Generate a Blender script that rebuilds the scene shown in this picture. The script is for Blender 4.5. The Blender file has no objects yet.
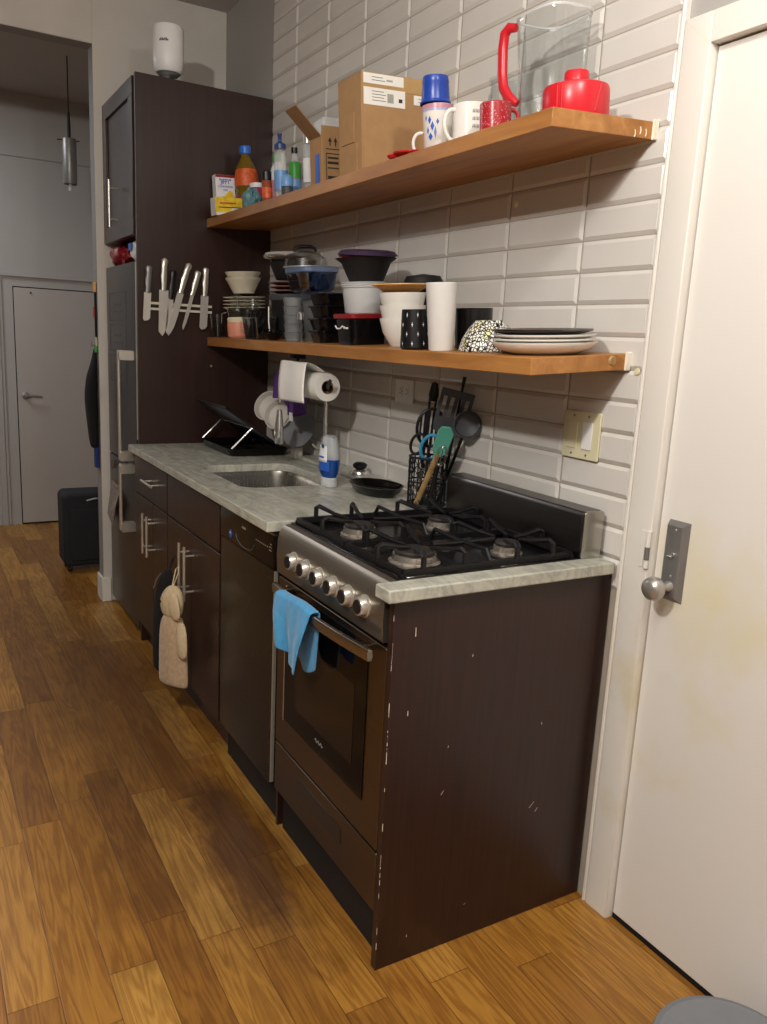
import bpy, bmesh, math, random
from mathutils import Vector, Matrix
random.seed(7)
PI = math.pi
D = bpy.data
SC = bpy.context.scene
COL = SC.collection

# ------------------------------------------------------------------ camera
cam_d = D.cameras.new('camera'); cam = D.objects.new('camera', cam_d); COL.objects.link(cam)
cam_d.sensor_fit = 'VERTICAL'; cam_d.sensor_height = 24.0; cam_d.lens = 24.0 * 810.85 / 1024.0
cam_d.clip_start = 0.02
def set_camera():
    yaw, pit, roll = map(math.radians, (30.576, 11.828, 2.9006))
    fw = Vector((math.sin(yaw) * math.cos(pit), math.cos(yaw) * math.cos(pit), -math.sin(pit)))
    r = Vector((math.cos(yaw), -math.sin(yaw), 0)); u = r.cross(fw)
    c, s = math.cos(roll), math.sin(roll)
    r2 = c * r + s * u; u2 = -s * r + c * u
    m = Matrix((r2, u2, -fw)).transposed().to_4x4()
    m.translation = Vector((-1.46174, -1.35984, 1.40630))
    cam.matrix_world = m
set_camera()
SC.camera = cam

# ------------------------------------------------------------------ light
w = D.worlds.new('world'); SC.world = w; w.use_nodes = True
w.node_tree.nodes['Background'].inputs[0].default_value = (0.9, 0.93, 1.0, 1)
w.node_tree.nodes['Background'].inputs[1].default_value = 0.15
def lamp(name, kind, loc, power, color, size=0.06, rot=None, size_y=None):
    l = D.lights.new(name, kind); o = D.objects.new(name, l); COL.objects.link(o)
    o.location = loc; l.energy = power; l.color = color
    if kind == 'AREA':
        l.size = size
        if size_y: l.shape = 'RECTANGLE'; l.size_y = size_y
    else:
        l.shadow_soft_size = size
    if rot: o.rotation_euler = rot
    return o
WARM = (1.0, 0.955, 0.89)
lamp('ceiling_bulb', 'POINT', (-2.15, -0.76, 2.47), 50, WARM, 0.05)
lamp('ceiling_bulb', 'POINT', (-0.62, -0.72, 2.42), 10, WARM, 0.05)
lamp('room_fill', 'AREA', (-1.9, -1.6, 2.9), 13, (1.0, 0.97, 0.93), 1.4, (0, 0, 0))  # added soft fill for the kitchen, not an actual fixture
lamp('hall_fill', 'AREA', (-1.9, 3.9, 2.8), 10, (0.95, 0.97, 1.0), 0.7, (0, 0, 0))  # added fill that lifts the hall, no fixture there
SC.view_settings.view_transform = 'Standard'
SC.view_settings.look = 'None'
SC.view_settings.gamma = 1.0
SC.view_settings.use_curve_mapping = False
SC.view_settings.exposure = 1.25

# ------------------------------------------------------------------ materials
def srgb(h):
    h = h.lstrip('#'); c = [int(h[i:i + 2], 16) / 255 for i in (0, 2, 4)]
    return tuple((x / 12.92 if x <= .04045 else ((x + .055) / 1.055) ** 2.4) for x in c) + (1,)
MATS = {}
class N:
    """small node helper"""
    def __init__(s, name):
        s.m = D.materials.new(name); s.m.use_nodes = True; s.t = s.m.node_tree; s.n = s.t.nodes; s.l = s.t.links
        s.b = s.n['Principled BSDF']
    def new(s, t, **k):
        n = s.n.new(t)
        for a, v in k.items(): setattr(n, a, v)
        return n
    def link(s, a, b): s.l.new(a, b)
    def coord(s, kind='Object', scale=(1, 1, 1), rot=(0, 0, 0)):
        tc = s.new('ShaderNodeTexCoord'); mp = s.new('ShaderNodeMapping')
        mp.inputs['Scale'].default_value = scale; mp.inputs['Rotation'].default_value = rot
        s.link(tc.outputs[kind], mp.inputs[0]); return mp.outputs[0]
    def noise(s, vec, scale, detail=4, rough=.5, dist=0):
        n = s.new('ShaderNodeTexNoise'); n.inputs['Scale'].default_value = scale
        n.inputs['Detail'].default_value = detail; n.inputs['Roughness'].default_value = rough
        n.inputs['Distortion'].default_value = dist
        if vec is not None: s.link(vec, n.inputs['Vector'])
        return n.outputs['Fac']
    def ramp(s, fac, stops, interp='LINEAR'):
        r = s.new('ShaderNodeValToRGB'); r.color_ramp.interpolation = interp
        e = r.color_ramp.elements
        while len(e) < len(stops): e.new(.5)
        for i, (p, c) in enumerate(stops):
            e[i].position = p; e[i].color = c if len(c) == 4 else tuple(c) + (1,)
        s.link(fac, r.inputs[0]); return r.outputs[0]
    def math(s, op, a, b=None, c=None):
        n = s.new('ShaderNodeMath', operation=op)
        for i, x in enumerate((a, b, c)):
            if x is None: continue
            if isinstance(x, (int, float)): n.inputs[i].default_value = x
            else: s.link(x, n.inputs[i])
        return n.outputs[0]
    def mix(s, fac, a, b, mode='MIX'):
        n = s.new('ShaderNodeMix', data_type='RGBA', blend_type=mode)
        for k, x in ((0, fac), (6, a), (7, b)):
            if isinstance(x, (int, float, tuple)): n.inputs[k].default_value = x
            else: s.link(x, n.inputs[k])
        return n.outputs[2]
    def bump(s, h, strength=.2, dist=.002):
        b = s.new('ShaderNodeBump'); b.inputs['Strength'].default_value = strength
        b.inputs['Distance'].default_value = dist; s.link(h, b.inputs['Height'])
        s.link(b.outputs[0], s.b.inputs['Normal'])
    def color(s, x):
        if isinstance(x, tuple): s.b.inputs['Base Color'].default_value = x
        else: s.link(x, s.b.inputs['Base Color'])
def mat(name, col, rough=.5, metal=0, var=.06, scale=20, bump=0, trans=0, ior=1.45, coat=0, sheen=0, alpha=1, spec=.5):
    if name in MATS: return MATS[name]
    s = N(name); c = srgb(col)
    v = s.coord()
    f = s.noise(v, scale, 3)
    lo = tuple(x * (1 - var) for x in c[:3]) + (1,); hi = tuple(min(1, x * (1 + var)) for x in c[:3]) + (1,)
    s.color(s.ramp(f, [(.3, lo), (.7, hi)]))
    s.b.inputs['Roughness'].default_value = rough; s.b.inputs['Metallic'].default_value = metal
    s.b.inputs['Transmission Weight'].default_value = trans; s.b.inputs['IOR'].default_value = ior
    s.b.inputs['Coat Weight'].default_value = coat; s.b.inputs['Sheen Weight'].default_value = sheen
    s.b.inputs['Specular IOR Level'].default_value = spec
    s.b.inputs['Alpha'].default_value = alpha
    if bump: s.bump(s.noise(v, scale * 3, 4), bump)
    MATS[name] = s.m; return s.m

def m_brushed(name, col, rough=.32, axis=(1, 60, 60), metal=1.0):
    s = N(name); v = s.coord(scale=axis); f = s.noise(v, 6, 5, .6)
    c = srgb(col); s.color(s.ramp(f, [(.3, tuple(x * .85 for x in c[:3]) + (1,)), (.7, c)]))
    s.b.inputs['Metallic'].default_value = metal
    s.link(s.math('MULTIPLY_ADD', f, .15, rough - .07), s.b.inputs['Roughness'])
    MATS[name] = s.m; return s.m

def m_floor():
    s = N('oak_plank_floor')
    tc = s.new('ShaderNodeTexCoord'); sp = s.new('ShaderNodeSeparateXYZ'); s.link(tc.outputs['Object'], sp.inputs[0])
    W_ = .1046
    xs = s.math('DIVIDE', s.math('ADD', sp.outputs[0], 10.045), W_)
    ci = s.math('FLOOR', xs); cf = s.math('FRACT', xs)
    wn = s.new('ShaderNodeTexWhiteNoise', noise_dimensions='1D'); s.link(ci, wn.inputs['W'])
    ln = s.math('MULTIPLY_ADD', wn.outputs['Value'], .35, .5)
    ys = s.math('DIVIDE', s.math('ADD', sp.outputs[1], s.math('MULTIPLY_ADD', wn.outputs['Value'], 7.3, 20)), ln)
    ri = s.math('FLOOR', ys); rf = s.math('FRACT', ys)
    cb = s.new('ShaderNodeCombineXYZ'); s.link(ci, cb.inputs[0]); s.link(ri, cb.inputs[1])
    w2 = s.new('ShaderNodeTexWhiteNoise', noise_dimensions='2D'); s.link(cb.outputs[0], w2.inputs['Vector'])
    base = s.ramp(w2.outputs['Value'], [(0, srgb('#94662a')), (.3, srgb('#a06f2c')), (.55, srgb('#ac7a31')), (.8, srgb('#b88639')), (1, srgb('#c69748'))])
    # grain stretched along the plank, shifted per plank
    off = s.new('ShaderNodeCombineXYZ'); s.link(s.math('MULTIPLY', w2.outputs['Value'], 37), off.inputs[2]); s.link(s.math('MULTIPLY', w2.outputs['Value'], 11), off.inputs[1])
    va = s.new('ShaderNodeVectorMath', operation='ADD'); s.link(tc.outputs['Object'], va.inputs[0]); s.link(off.outputs[0], va.inputs[1])
    mp = s.new('ShaderNodeMapping'); mp.inputs['Scale'].default_value = (22, 1.6, 1); s.link(va.outputs[0], mp.inputs[0])
    g1 = s.noise(mp.outputs[0], 1.1, 3, .5, .6)
    rings = s.math('SINE', s.math('MULTIPLY', g1, 46))
    mp2 = s.new('ShaderNodeMapping'); mp2.inputs['Scale'].default_value = (150, 5, 1); s.link(va.outputs[0], mp2.inputs[0])
    g2 = s.noise(mp2.outputs[0], 2, 4, .6)
    g = s.math('ADD', s.math('MULTIPLY', rings, .20), s.math('MULTIPLY', g2, .62))
    col = s.mix(s.math('MULTIPLY', s.math('ADD', g, .08), .9), base, s.mix(1.0, base, srgb('#8a5a30'), 'MULTIPLY'))
    # dark stain by the dishwasher, plus a broad darker zone along the cabinets
    def blob(cx, cy, rx, ry, k):
        dx = s.math('DIVIDE', s.math('SUBTRACT', sp.outputs[0], cx), rx); dy = s.math('DIVIDE', s.math('SUBTRACT', sp.outputs[1], cy), ry)
        d = s.math('SQRT', s.math('ADD', s.math('MULTIPLY', dx, dx), s.math('MULTIPLY', dy, dy)))
        nz = s.noise(tc.outputs['Object'], 5, 5, .65)
        d = s.math('ADD', d, s.math('MULTIPLY_ADD', nz, 1.2, -.6))
        r = s.new('ShaderNodeMapRange'); r.inputs[1].default_value = 1.15; r.inputs[2].default_value = .35; r.inputs[3].default_value = 0; r.inputs[4].default_value = k
        s.link(d, r.inputs[0]); return r.outputs[0]
    dark_zones = s.math('MAXIMUM', blob(-.735, .60, .17, .62, .85), blob(-.84, 1.6, .36, 1.9, .6))
    col = s.mix(dark_zones, col, s.mix(1.0, col, srgb('#66544c'), 'MULTIPLY'))
    # seams
    e1 = s.math('MINIMUM', cf, s.math('SUBTRACT', 1, cf)); e2 = s.math('MULTIPLY', s.math('MINIMUM', rf, s.math('SUBTRACT', 1, rf)), s.math('DIVIDE', ln, W_))
    e = s.math('MINIMUM', e1, e2)
    mr = s.new('ShaderNodeMapRange'); mr.inputs[1].default_value = .004; mr.inputs[2].default_value = .016; s.link(e, mr.inputs[0])
    seam = s.mix(mr.outputs[0], srgb('#6a431d'), (1, 1, 1, 1))
    col = s.mix(1.0, col, s.mix(.7, (1, 1, 1, 1), seam), 'MULTIPLY')
    s.color(col)
    s.link(s.math('MULTIPLY_ADD', g2, .2, .27), s.b.inputs['Roughness'])
    s.bump(s.math('ADD', s.math('MULTIPLY', mr.outputs[0], 1), s.math('MULTIPLY', g2, .12)), .25, .001)
    MATS['floor'] = s.m

def m_wood(name, c1, c2, c3, axis=(14, 1, 14), rough=.45):
    s = N(name); v = s.coord(scale=axis); f = s.noise(v, 2.2, 5, .55, 1.2)
    v2 = s.coord(scale=(axis[0] * 6, axis[1] * 3, axis[2] * 6)); f2 = s.noise(v2, 3, 3)
    c = s.ramp(f, [(.25, srgb(c1)), (.5, srgb(c2)), (.75, srgb(c3))])
    s.color(s.mix(s.math('MULTIPLY', f2, .35), c, srgb(c1)))
    s.b.inputs['Roughness'].default_value = rough
    s.bump(f2, .1, .0006)
    MATS[name] = s.m; return s.m

def m_marble():
    s = N('grey_marble'); v = s.coord()
    d = s.noise(v, 4, 6, .6); 
    v2 = s.coord(scale=(3.2, 1, 3), rot=(0, 0, .5))
    n1 = s.noise(v2, 3.4, 8, .62, 1.6)
    vein = s.math('ABSOLUTE', s.math('SUBTRACT', n1, .5))
    veinc = s.ramp(vein, [(0, srgb('#86867e')), (.05, srgb('#a9a99e')), (.16, srgb('#c2c2b4'))])
    cloud = s.ramp(s.noise(v, 22, 6, .7), [(.35, srgb('#a3a398')), (.65, srgb('#cdccbd'))])
    s.color(s.mix(.45, veinc, cloud))
    s.b.inputs['Roughness'].default_value = .22
    MATS['marble'] = s.m

def m_paint(name, col, blot=None, rough=.55, amt=.5, scale=1.7, bump=.12, lo=.38):
    s = N(name); v = s.coord(); c = srgb(col)
    f = s.noise(v, scale, 5, .6)
    s.color(s.ramp(f, [(lo, srgb(blot) if blot else tuple(x * .93 for x in c[:3]) + (1,)), (lo + .35 * amt, c)]))
    s.b.inputs['Roughness'].default_value = rough
    s.bump(s.noise(v, 60, 4), bump, .0015)
    MATS[name] = s.m; return s.m

def m_espresso():
    """dark stained veneer, faint vertical grain"""
    s = N('espresso_veneer'); v = s.coord(scale=(30, 30, 1.2)); f = s.noise(v, 3, 5, .6)
    s.color(s.ramp(f, [(.3, srgb('#24130f')), (.7, srgb('#331e19'))]))
    v2 = s.coord(); f2 = s.noise(v2, 9, 5, .7)
    s.link(s.math('MULTIPLY_ADD', f2, .12, .28), s.b.inputs['Roughness'])
    s.bump(f, .06, .0004)
    MATS['espresso'] = s.m
def m_pattern_floral():
    s = N('black_white_floral'); v = s.coord()
    vo = s.new('ShaderNodeTexVoronoi', feature='DISTANCE_TO_EDGE'); vo.inputs['Scale'].default_value = 120; s.link(v, vo.inputs['Vector'])
    f2 = s.noise(v, 120, 2); 
    line = s.math('LESS_THAN', s.math('ADD', vo.outputs[0], s.math('MULTIPLY', f2, .16)), .20)
    ye = s.ramp(s.noise(v, 38, 2), [(.55, srgb('#efeee6')), (.62, srgb('#e6e3ae'))])
    s.color(s.mix(line, ye, srgb('#16161a'))); s.b.inputs['Roughness'].default_value = .3
    MATS['floral'] = s.m
def m_speckle():
    s = N('speckled_red_enamel'); v = s.coord()
    f = s.noise(v, 260, 2)
    s.color(s.ramp(f, [(.6, srgb('#a3222c')), (.68, srgb('#d79a9a'))])); s.b.inputs['Roughness'].default_value = .25
    MATS['redspeckle'] = s.m
def m_bricktext(name, paper, ink, scale=60):
    s = N(name); v = s.coord(scale=(1, 1, 1)); vo = s.new('ShaderNodeTexVoronoi'); vo.inputs['Scale'].default_value = scale; s.link(v, vo.inputs['Vector'])
    s.color(s.ramp(vo.outputs['Distance'], [(.25, srgb(ink)), (.4, srgb(paper))])); s.b.inputs['Roughness'].default_value = .7
    MATS[name] = s.m; return s.m

m_floor(); m_marble(); m_espresso(); m_pattern_floral(); m_speckle()
m_wood('shelf_wood', '#8c5a28', '#a97238', '#bd884c', axis=(10, 1.2, 10))
m_wood('handle_wood', '#8a6a40', '#a98a58', '#c0a270')
m_paint('wall_paint', '#cbc5bd', rough=.6, amt=.3, scale=1.2)
m_paint('grey_paint', '#a3a09c', rough=.6, amt=.3)
m_paint('unseen_wall_dark', '#4d4640', rough=.7)
m_paint('jamb_shade_grey', '#8d8a87', rough=.6)
m_paint('hall_paint', '#a5a29f', rough=.5, amt=.6, scale=.8)
m_paint('hall_door', '#a9a39e', rough=.45, amt=.4, scale=.8)
m_paint('ceiling_paint', '#b9b5b0', rough=.8)
m_paint('door_paint', '#e2ded8', blot='#dcd4b4', rough=.38, amt=.45, scale=1.5, bump=.05, lo=.27)
m_paint('trim_paint', '#dedad2', blot='#d3c8ac', rough=.4, amt=.4, scale=2.2, bump=.08, lo=.30)
m_brushed('steel', '#b5b0a8', .28); m_brushed('steel_v', '#b9b6b0', .25, (60, 60, 1))
m_brushed('control_steel', '#8f867a', .34, (1, 1, 60), metal=.85); m_brushed('black_steel', '#7a6c5c', .32, (1, 1, 50)); m_brushed('black_steel_h', '#6a6765', .3, (50, 1, 50))
m_brushed('pewter', '#8b8988', .4, (6, 6, 1), metal=.55)
M = MATS
mat('tile', '#d2cec8', .17, var=.03, scale=6, coat=.1); mat('grout', '#a1988b', .8)
mat('chrome', '#dcdcda', .14, .85, var=.01); mat('nickel', '#cfcac0', .3, .72, var=.03)
mat('dark_gap', '#0b0908', .8); mat('caulk', '#ece5d4', .6, bump=.3, scale=60)
mat('black_plastic', '#141416', .35); mat('black_matte', '#17171a', .65); mat('black_gloss', '#0d0c0d', .1, spec=.3)
mat('cast_iron', '#131214', .42, bump=.25, scale=90); mat('enamel', '#141213', .22)
mat('burner_alu', '#d9cfc2', .26, .85, var=.1); mat('burner_cap', '#2b2725', .5, bump=.2)
mat('oven_glass', '#0c0807', .07, spec=.25); mat('oven_window', '#21160d', .12, spec=.35)
mat('cardboard', '#a8835a', .8, var=.06, scale=30); mat('cardboard_side', '#8f6e4c', .8, var=.06, scale=30)
mat('paper', '#eceae4', .8, var=.02); mat('ink', '#33302c', .7); mat('tape', '#b49260', .25, var=.1)
mat('white_ceramic', '#e6e3dc', .2, var=.02); mat('cream_ceramic', '#cfc8b4', .25, var=.03); mat('white_plastic', '#e6e5e3', .35, var=.02)
m_brushed('knob_nickel', '#b9b6b2', .3, (6, 6, 1), metal=.75); mat('plate_brown', '#63352a', .35); mat('red_plastic', '#c8202b', .3, var=.02); mat('dark_red', '#8a1a22', .35); mat('purple', '#3a2d45', .4); mat('purple_cloth', '#57327a', .9, bump=.4, scale=150)
mat('ivory', '#d9d2b0', .35, var=.03); mat('blue_plastic', '#2647a8', .3); mat('lid_blue', '#2a3f7a', .35)
mat('blue_cloth', '#3f8fc0', .95, var=.12, scale=60, bump=.6, sheen=.3); mat('mitt_cloth', '#b59a7c', .95, var=.12, scale=70, bump=.7, sheen=.3)
mat('mitt_pale', '#c4b08e', .95, var=.08, scale=70, bump=.7)
mat('black_cloth', '#141417', .95, bump=.5, scale=60); mat('navy_cloth', '#16203f', .9); mat('blue_flag', '#1c3070', .8)
mat('suitcase', '#1a1d22', .75, bump=.4, scale=120); mat('mint', '#55a08c', .5); mat('teal', '#3d9ca8', .45); mat('scissor_blue', '#3a94bd', .4)
mat('orange_plate', '#dba352', .35); mat('pink', '#d98f78', .4); mat('spice', '#8c3f22', .6, var=.3, scale=200)
mat('yellow', '#e8c21c', .45, var=.05); m_brushed('fridge_steel', '#3a3634', .33, metal=.35); m_brushed('dish_steel', '#2c2620', .28, metal=.3); mat('blade', '#d4d0c8', .3, .55, var=.02); mat('mix_yellow', '#e3c532', .5, var=.2, scale=50); mat('orange_label', '#cf5a2a', .45, var=.3, scale=60)
mat('oil', '#a8862a', .1, trans=.6); mat('cap_blue', '#2d6fd0', .35); mat('green_cap', '#4f9a48', .4); mat('green_label', '#3e9a3c', .4)
mat('white_label', '#e4e6ea', .5); mat('sky_label', '#6e9fd6', .4); mat('label_blue', '#2a5ab8', .4); mat('soap_blue', '#0f4fa8', .08, trans=.35)
mat('crimson_label', '#8c2a4c', .5, var=.3, scale=80); mat('grey_plastic', '#77797d', .55, var=.03); mat('grey_dark', '#4a4b50', .5)
mat('tea', '#5c4c38', .5); mat('pink_band', '#c98f9a', .3); mat('lavender', '#a9acd6', .3); mat('olive', '#3c3f2c', .4)
mat('leaf_teal', '#3f8f9a', .3, var=.2, trans=.2)
def glass(name, col='#ffffff', rough=.02, ior=1.3, dens=.9):
    s = N(name); 
    tr = s.new('ShaderNodeBsdfTransparent'); tr.inputs[0].default_value = srgb(col)
    gl = s.new('ShaderNodeBsdfGlossy'); gl.inputs['Roughness'].default_value = rough + .03
    lw = s.new('ShaderNodeLayerWeight'); lw.inputs[0].default_value = .5
    mx = s.new('ShaderNodeMixShader'); f = s.math('MULTIPLY_ADD', s.math('POWER', lw.outputs['Facing'], 3.0), .45, 1 - dens)
    s.link(f, mx.inputs[0]); s.link(tr.outputs[0], mx.inputs[1]); s.link(gl.outputs[0], mx.inputs[2])
    s.link(mx.outputs[0], s.n['Material Output'].inputs[0]); MATS[name] = s.m
def frosted(name, col, opac):
    s = N(name); s.b.inputs['Base Color'].default_value = srgb(col); s.b.inputs['Roughness'].default_value = .35
    tr = s.new('ShaderNodeBsdfTransparent'); mx = s.new('ShaderNodeMixShader'); mx.inputs[0].default_value = opac
    s.link(tr.outputs[0], mx.inputs[1]); s.link(s.b.outputs[0], mx.inputs[2]); s.link(mx.outputs[0], s.n['Material Output'].inputs[0]); MATS[name] = s.m
glass('glass', '#f7f9f9', dens=.95); glass('glass_blue', '#c3d0e6', dens=.86); frosted('frost_blue', '#6d83a8', .6); glass('glass_smoke', '#c3c8ca', dens=.9); glass('glass_clear', '#f3f6f6', dens=.90)
frosted('frost', '#d9dcdd', .62); frosted('frost_dark', '#8f9496', .5); frosted('frost_bag', '#6aa3ad', .65); frosted('film', '#dfe1e2', .55)
frosted('bottle_clear', '#cfd6da', .35)

# ------------------------------------------------------------------ mesh builder
class MB:
    def __init__(s): s.v = []; s.f = []; s.m = []; s.cur = 0; s.mats = []
    def use(s, name):
        if name not in s.mats: s.mats.append(name)
        s.cur = s.mats.index(name); return s
    def add(s, vs, fs):
        b = len(s.v); s.v += [tuple(x) for x in vs]; s.f += [[b + i for i in f] for f in fs]; s.m += [s.cur] * len(fs); return s
    def box(s, x0, x1, y0, y1, z0, z1, M4=None):
        vs = [Vector((x, y, z)) for x in (x0, x1) for y in (y0, y1) for z in (z0, z1)]
        if M4: vs = [M4 @ v for v in vs]
        return s.add(vs, [(0, 1, 3, 2), (4, 6, 7, 5), (0, 4, 5, 1), (2, 3, 7, 6), (0, 2, 6, 4), (1, 5, 7, 3)])
    def rbox(s, x0, x1, y0, y1, z0, z1, r=.01, n=4, axis='z', M4=None):
        """box with rounded corners around one axis"""
        def rr(a0, a1, b0, b1):
            pts = []
            for cx, cy, st in ((a1 - r, b1 - r, 0), (a0 + r, b1 - r, 1), (a0 + r, b0 + r, 2), (a1 - r, b0 + r, 3)):
                for k in range(n + 1):
                    t = (st + k / n) * PI / 2; pts.append((cx + r * math.cos(t), cy + r * math.sin(t)))
            return pts
        if axis == 'z': P = rr(x0, x1, y0, y1); f = lambda p, t: (p[0], p[1], z0 + (z1 - z0) * t)
        elif axis == 'x': P = rr(y0, y1, z0, z1); f = lambda p, t: (x0 + (x1 - x0) * t, p[0], p[1])
        else: P = rr(x0, x1, z0, z1); f = lambda p, t: (p[0], y1 + (y0 - y1) * t, p[1])
        vs = [Vector(f(p, 0)) for p in P] + [Vector(f(p, 1)) for p in P]
        if M4: vs = [M4 @ v for v in vs]
        k = len(P)
        return s.add(vs, [tuple(range(k))[::-1], tuple(range(k, 2 * k))] + [(i, (i + 1) % k, k + (i + 1) % k, k + i) for i in range(k)])
    def lathe(s, prof, c=(0, 0, 0), n=28, sx=1, sy=1, M4=None, close=False):
        """prof: (r,z) list; z axis through c. close joins last ring to the first"""
        vs = []; fs = []; idx = []
        for r, z in prof:
            if r < 1e-6: idx.append([len(vs)]); vs.append(Vector((c[0], c[1], c[2] + z)))
            else:
                idx.append(list(range(len(vs), len(vs) + n)))
                vs += [Vector((c[0] + r * sx * math.cos(2 * PI * k / n), c[1] + r * sy * math.sin(2 * PI * k / n), c[2] + z)) for k in range(n)]
        pairs = list(zip(idx, idx[1:]))
        if close: pairs.append((idx[-1], idx[0]))
        for a, b in pairs:
            for k in range(n):
                k2 = (k + 1) % n
                if len(a) == 1 and len(b) == 1: continue
                if len(a) == 1: fs.append((a[0], b[k2], b[k]))
                elif len(b) == 1: fs.append((a[k], a[k2], b[0]))
                else: fs.append((a[k], a[k2], b[k2], b[k]))
        if M4: vs = [M4 @ v for v in vs]
        return s.add(vs, fs)
    def tube(s, pts, r, n=8, closed=False, flat=1.0, caps=True):
        pts = [Vector(p) for p in pts]; K = len(pts); rs = r if isinstance(r, (list, tuple)) else [r] * K
        vs = []; up = None
        for i, p in enumerate(pts):
            if closed: d = pts[(i + 1) % K] - pts[i - 1]
            else: d = pts[min(i + 1, K - 1)] - pts[max(i - 1, 0)]
            d.normalize()
            if up is None:
                up = Vector((0, 0, 1)) if abs(d.z) < .9 else Vector((1, 0, 0))
            a = d.cross(up); 
            if a.length < 1e-4: a = d.cross(Vector((0, 1, 0)))
            a.normalize(); b = a.cross(d); up = b
            vs += [p + (a * math.cos(2 * PI * k / n) + b * flat * math.sin(2 * PI * k / n)) * rs[i] for k in range(n)]
        fs = []
        for i in range(K if closed else K - 1):
            j = (i + 1) % K
            for k in range(n): fs.append((i * n + k, i * n + (k + 1) % n, j * n + (k + 1) % n, j * n + k))
        if not closed and caps: fs += [tuple(range(n))[::-1], tuple((K - 1) * n + k for k in range(n))]
        return s.add(vs, fs)
    def prism(s, poly, a0, a1, axis='x', M4=None):
        """poly in the two other axes (yz / xz / xy) extruded along axis"""
        mk = {'x': lambda p, t: (t, p[0], p[1]), 'y': lambda p, t: (p[0], t, p[1]), 'z': lambda p, t: (p[0], p[1], t)}[axis]
        k = len(poly); vs = [Vector(mk(p, a0)) for p in poly] + [Vector(mk(p, a1)) for p in poly]
        if M4: vs = [M4 @ v for v in vs]
        return s.add(vs, [tuple(range(k)), tuple(range(k, 2 * k))[::-1]] + [(i, k + i, k + (i + 1) % k, (i + 1) % k) for i in range(k)])
    def loft(s, rings, cap0=True, cap1=True):
        n = len(rings[0]); vs = [v for r in rings for v in r]; fs = []
        for i in range(len(rings) - 1):
            for k in range(n): fs.append((i * n + k, i * n + (k + 1) % n, (i + 1) * n + (k + 1) % n, (i + 1) * n + k))
        if cap0: fs.append(tuple(range(n))[::-1])
        if cap1: fs.append(tuple((len(rings) - 1) * n + k for k in range(n)))
        return s.add(vs, fs)
    def grid(s, fn, nu, nv):
        vs = [fn(i / nu, j / nv) for i in range(nu + 1) for j in range(nv + 1)]
        fs = [(i * (nv + 1) + j, (i + 1) * (nv + 1) + j, (i + 1) * (nv + 1) + j + 1, i * (nv + 1) + j + 1) for i in range(nu) for j in range(nv)]
        return s.add(vs, fs)
    def build(s, name, m=None, parent=None, bevel=0, smooth=35, solid=0, sub=0, segs=2):
        me = D.meshes.new(name); me.from_pydata(s.v, [], s.f)
        bm = bmesh.new(); bm.from_mesh(me); bmesh.ops.recalc_face_normals(bm, faces=bm.faces); bm.to_mesh(me); bm.free()
        if s.mats:
            for x in s.mats: me.materials.append(MATS[x])
            me.polygons.foreach_set('material_index', s.m)
        else: me.materials.append(MATS[m])
        if smooth:
            me.polygons.foreach_set('use_smooth', [True] * len(me.polygons)); me.set_sharp_from_angle(angle=math.radians(smooth))
        o = D.objects.new(name, me); COL.objects.link(o)
        if parent is not None: o.parent = parent
        if solid: md = o.modifiers.new('solid', 'SOLIDIFY'); md.thickness = solid; md.offset = 0
        if sub: md = o.modifiers.new('sub', 'SUBSURF'); md.levels = sub; md.render_levels = sub
        if bevel:
            md = o.modifiers.new('bevel', 'BEVEL'); md.width = bevel; md.segments = segs; md.limit_method = 'ANGLE'; md.angle_limit = math.radians(40)
            md.harden_normals = False
        return o
def lab(o, label, cat, group=None):
    o['label'] = label; o['category'] = cat
    if group: o['group'] = group
    return o
def thing(name, label, cat, loc=(0, 0, 0), rotz=0, group=None):
    o = D.objects.new(name, None); COL.objects.link(o); o.location = loc; o.rotation_euler = (0, 0, rotz); o.empty_display_size = .05
    return lab(o, label, cat, group)
def struct(o): o['kind'] = 'structure'; return o
def vtxt(body, size, name, m, parent, M4, extrude=.0004, align='CENTER', bold=False, sx=1.0):
    c = D.curves.new('txt', 'FONT'); c.body = body; c.size = size; c.align_x = align; c.align_y = 'CENTER'; c.extrude = extrude
    if bold: c.offset = size * .02
    o = D.objects.new('txt', c); COL.objects.link(o)
    dg = bpy.context.evaluated_depsgraph_get(); me = D.meshes.new_from_object(o.evaluated_get(dg))
    D.objects.remove(o); me.materials.clear(); me.materials.append(MATS[m])
    for v in me.vertices: v.co = M4 @ Vector((v.co.x * sx, v.co.y, v.co.z))
    me.name = name
    r = D.objects.new(name, me); COL.objects.link(r); r.parent = parent; return r
# frame for writing on a face that looks toward -x (reader stands at -x) / toward -y
def face_mx(x, y, z):  # text right = -y direction, up = z, normal = -x
    m = Matrix(((0, 0, -1), (-1, 0, 0), (0, 1, 0))).to_4x4(); m.translation = Vector((x, y, z)); return m
def face_my(x, y, z):  # text right = +x, up = z, normal = -y
    m = Matrix(((1, 0, 0), (0, 0, -1), (0, 1, 0))).to_4x4(); m.translation = Vector((x, y, z)); return m
# the two long shelves sag forward by the same small angle; what stands on them leans with them
TILT = math.atan2(.02, .297)
def shelf_z(x, which): return (1.889 if which == 'u' else 1.388) + (x + .297) / .297 * .02
def on_shelf(o, x, y, which, rotz=0, dz=0):
    R = Matrix.Rotation(-TILT, 4, 'Y') @ Matrix.Rotation(rotz, 4, 'Z')
    # pushing up along the tilted normal
    nrm = Vector((-math.sin(TILT), 0, math.cos(TILT)))
    loc = Vector((x, y, shelf_z(x, which))) + nrm * (dz + .0006)
    o.rotation_euler = R.to_euler(); o.location = loc; return o

# ------------------------------------------------------------------ the room
struct(MB().box(-4, .3, -3.2, 5.0, -.05, 0).build('floor', 'floor'))
YE = 2.258
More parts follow.
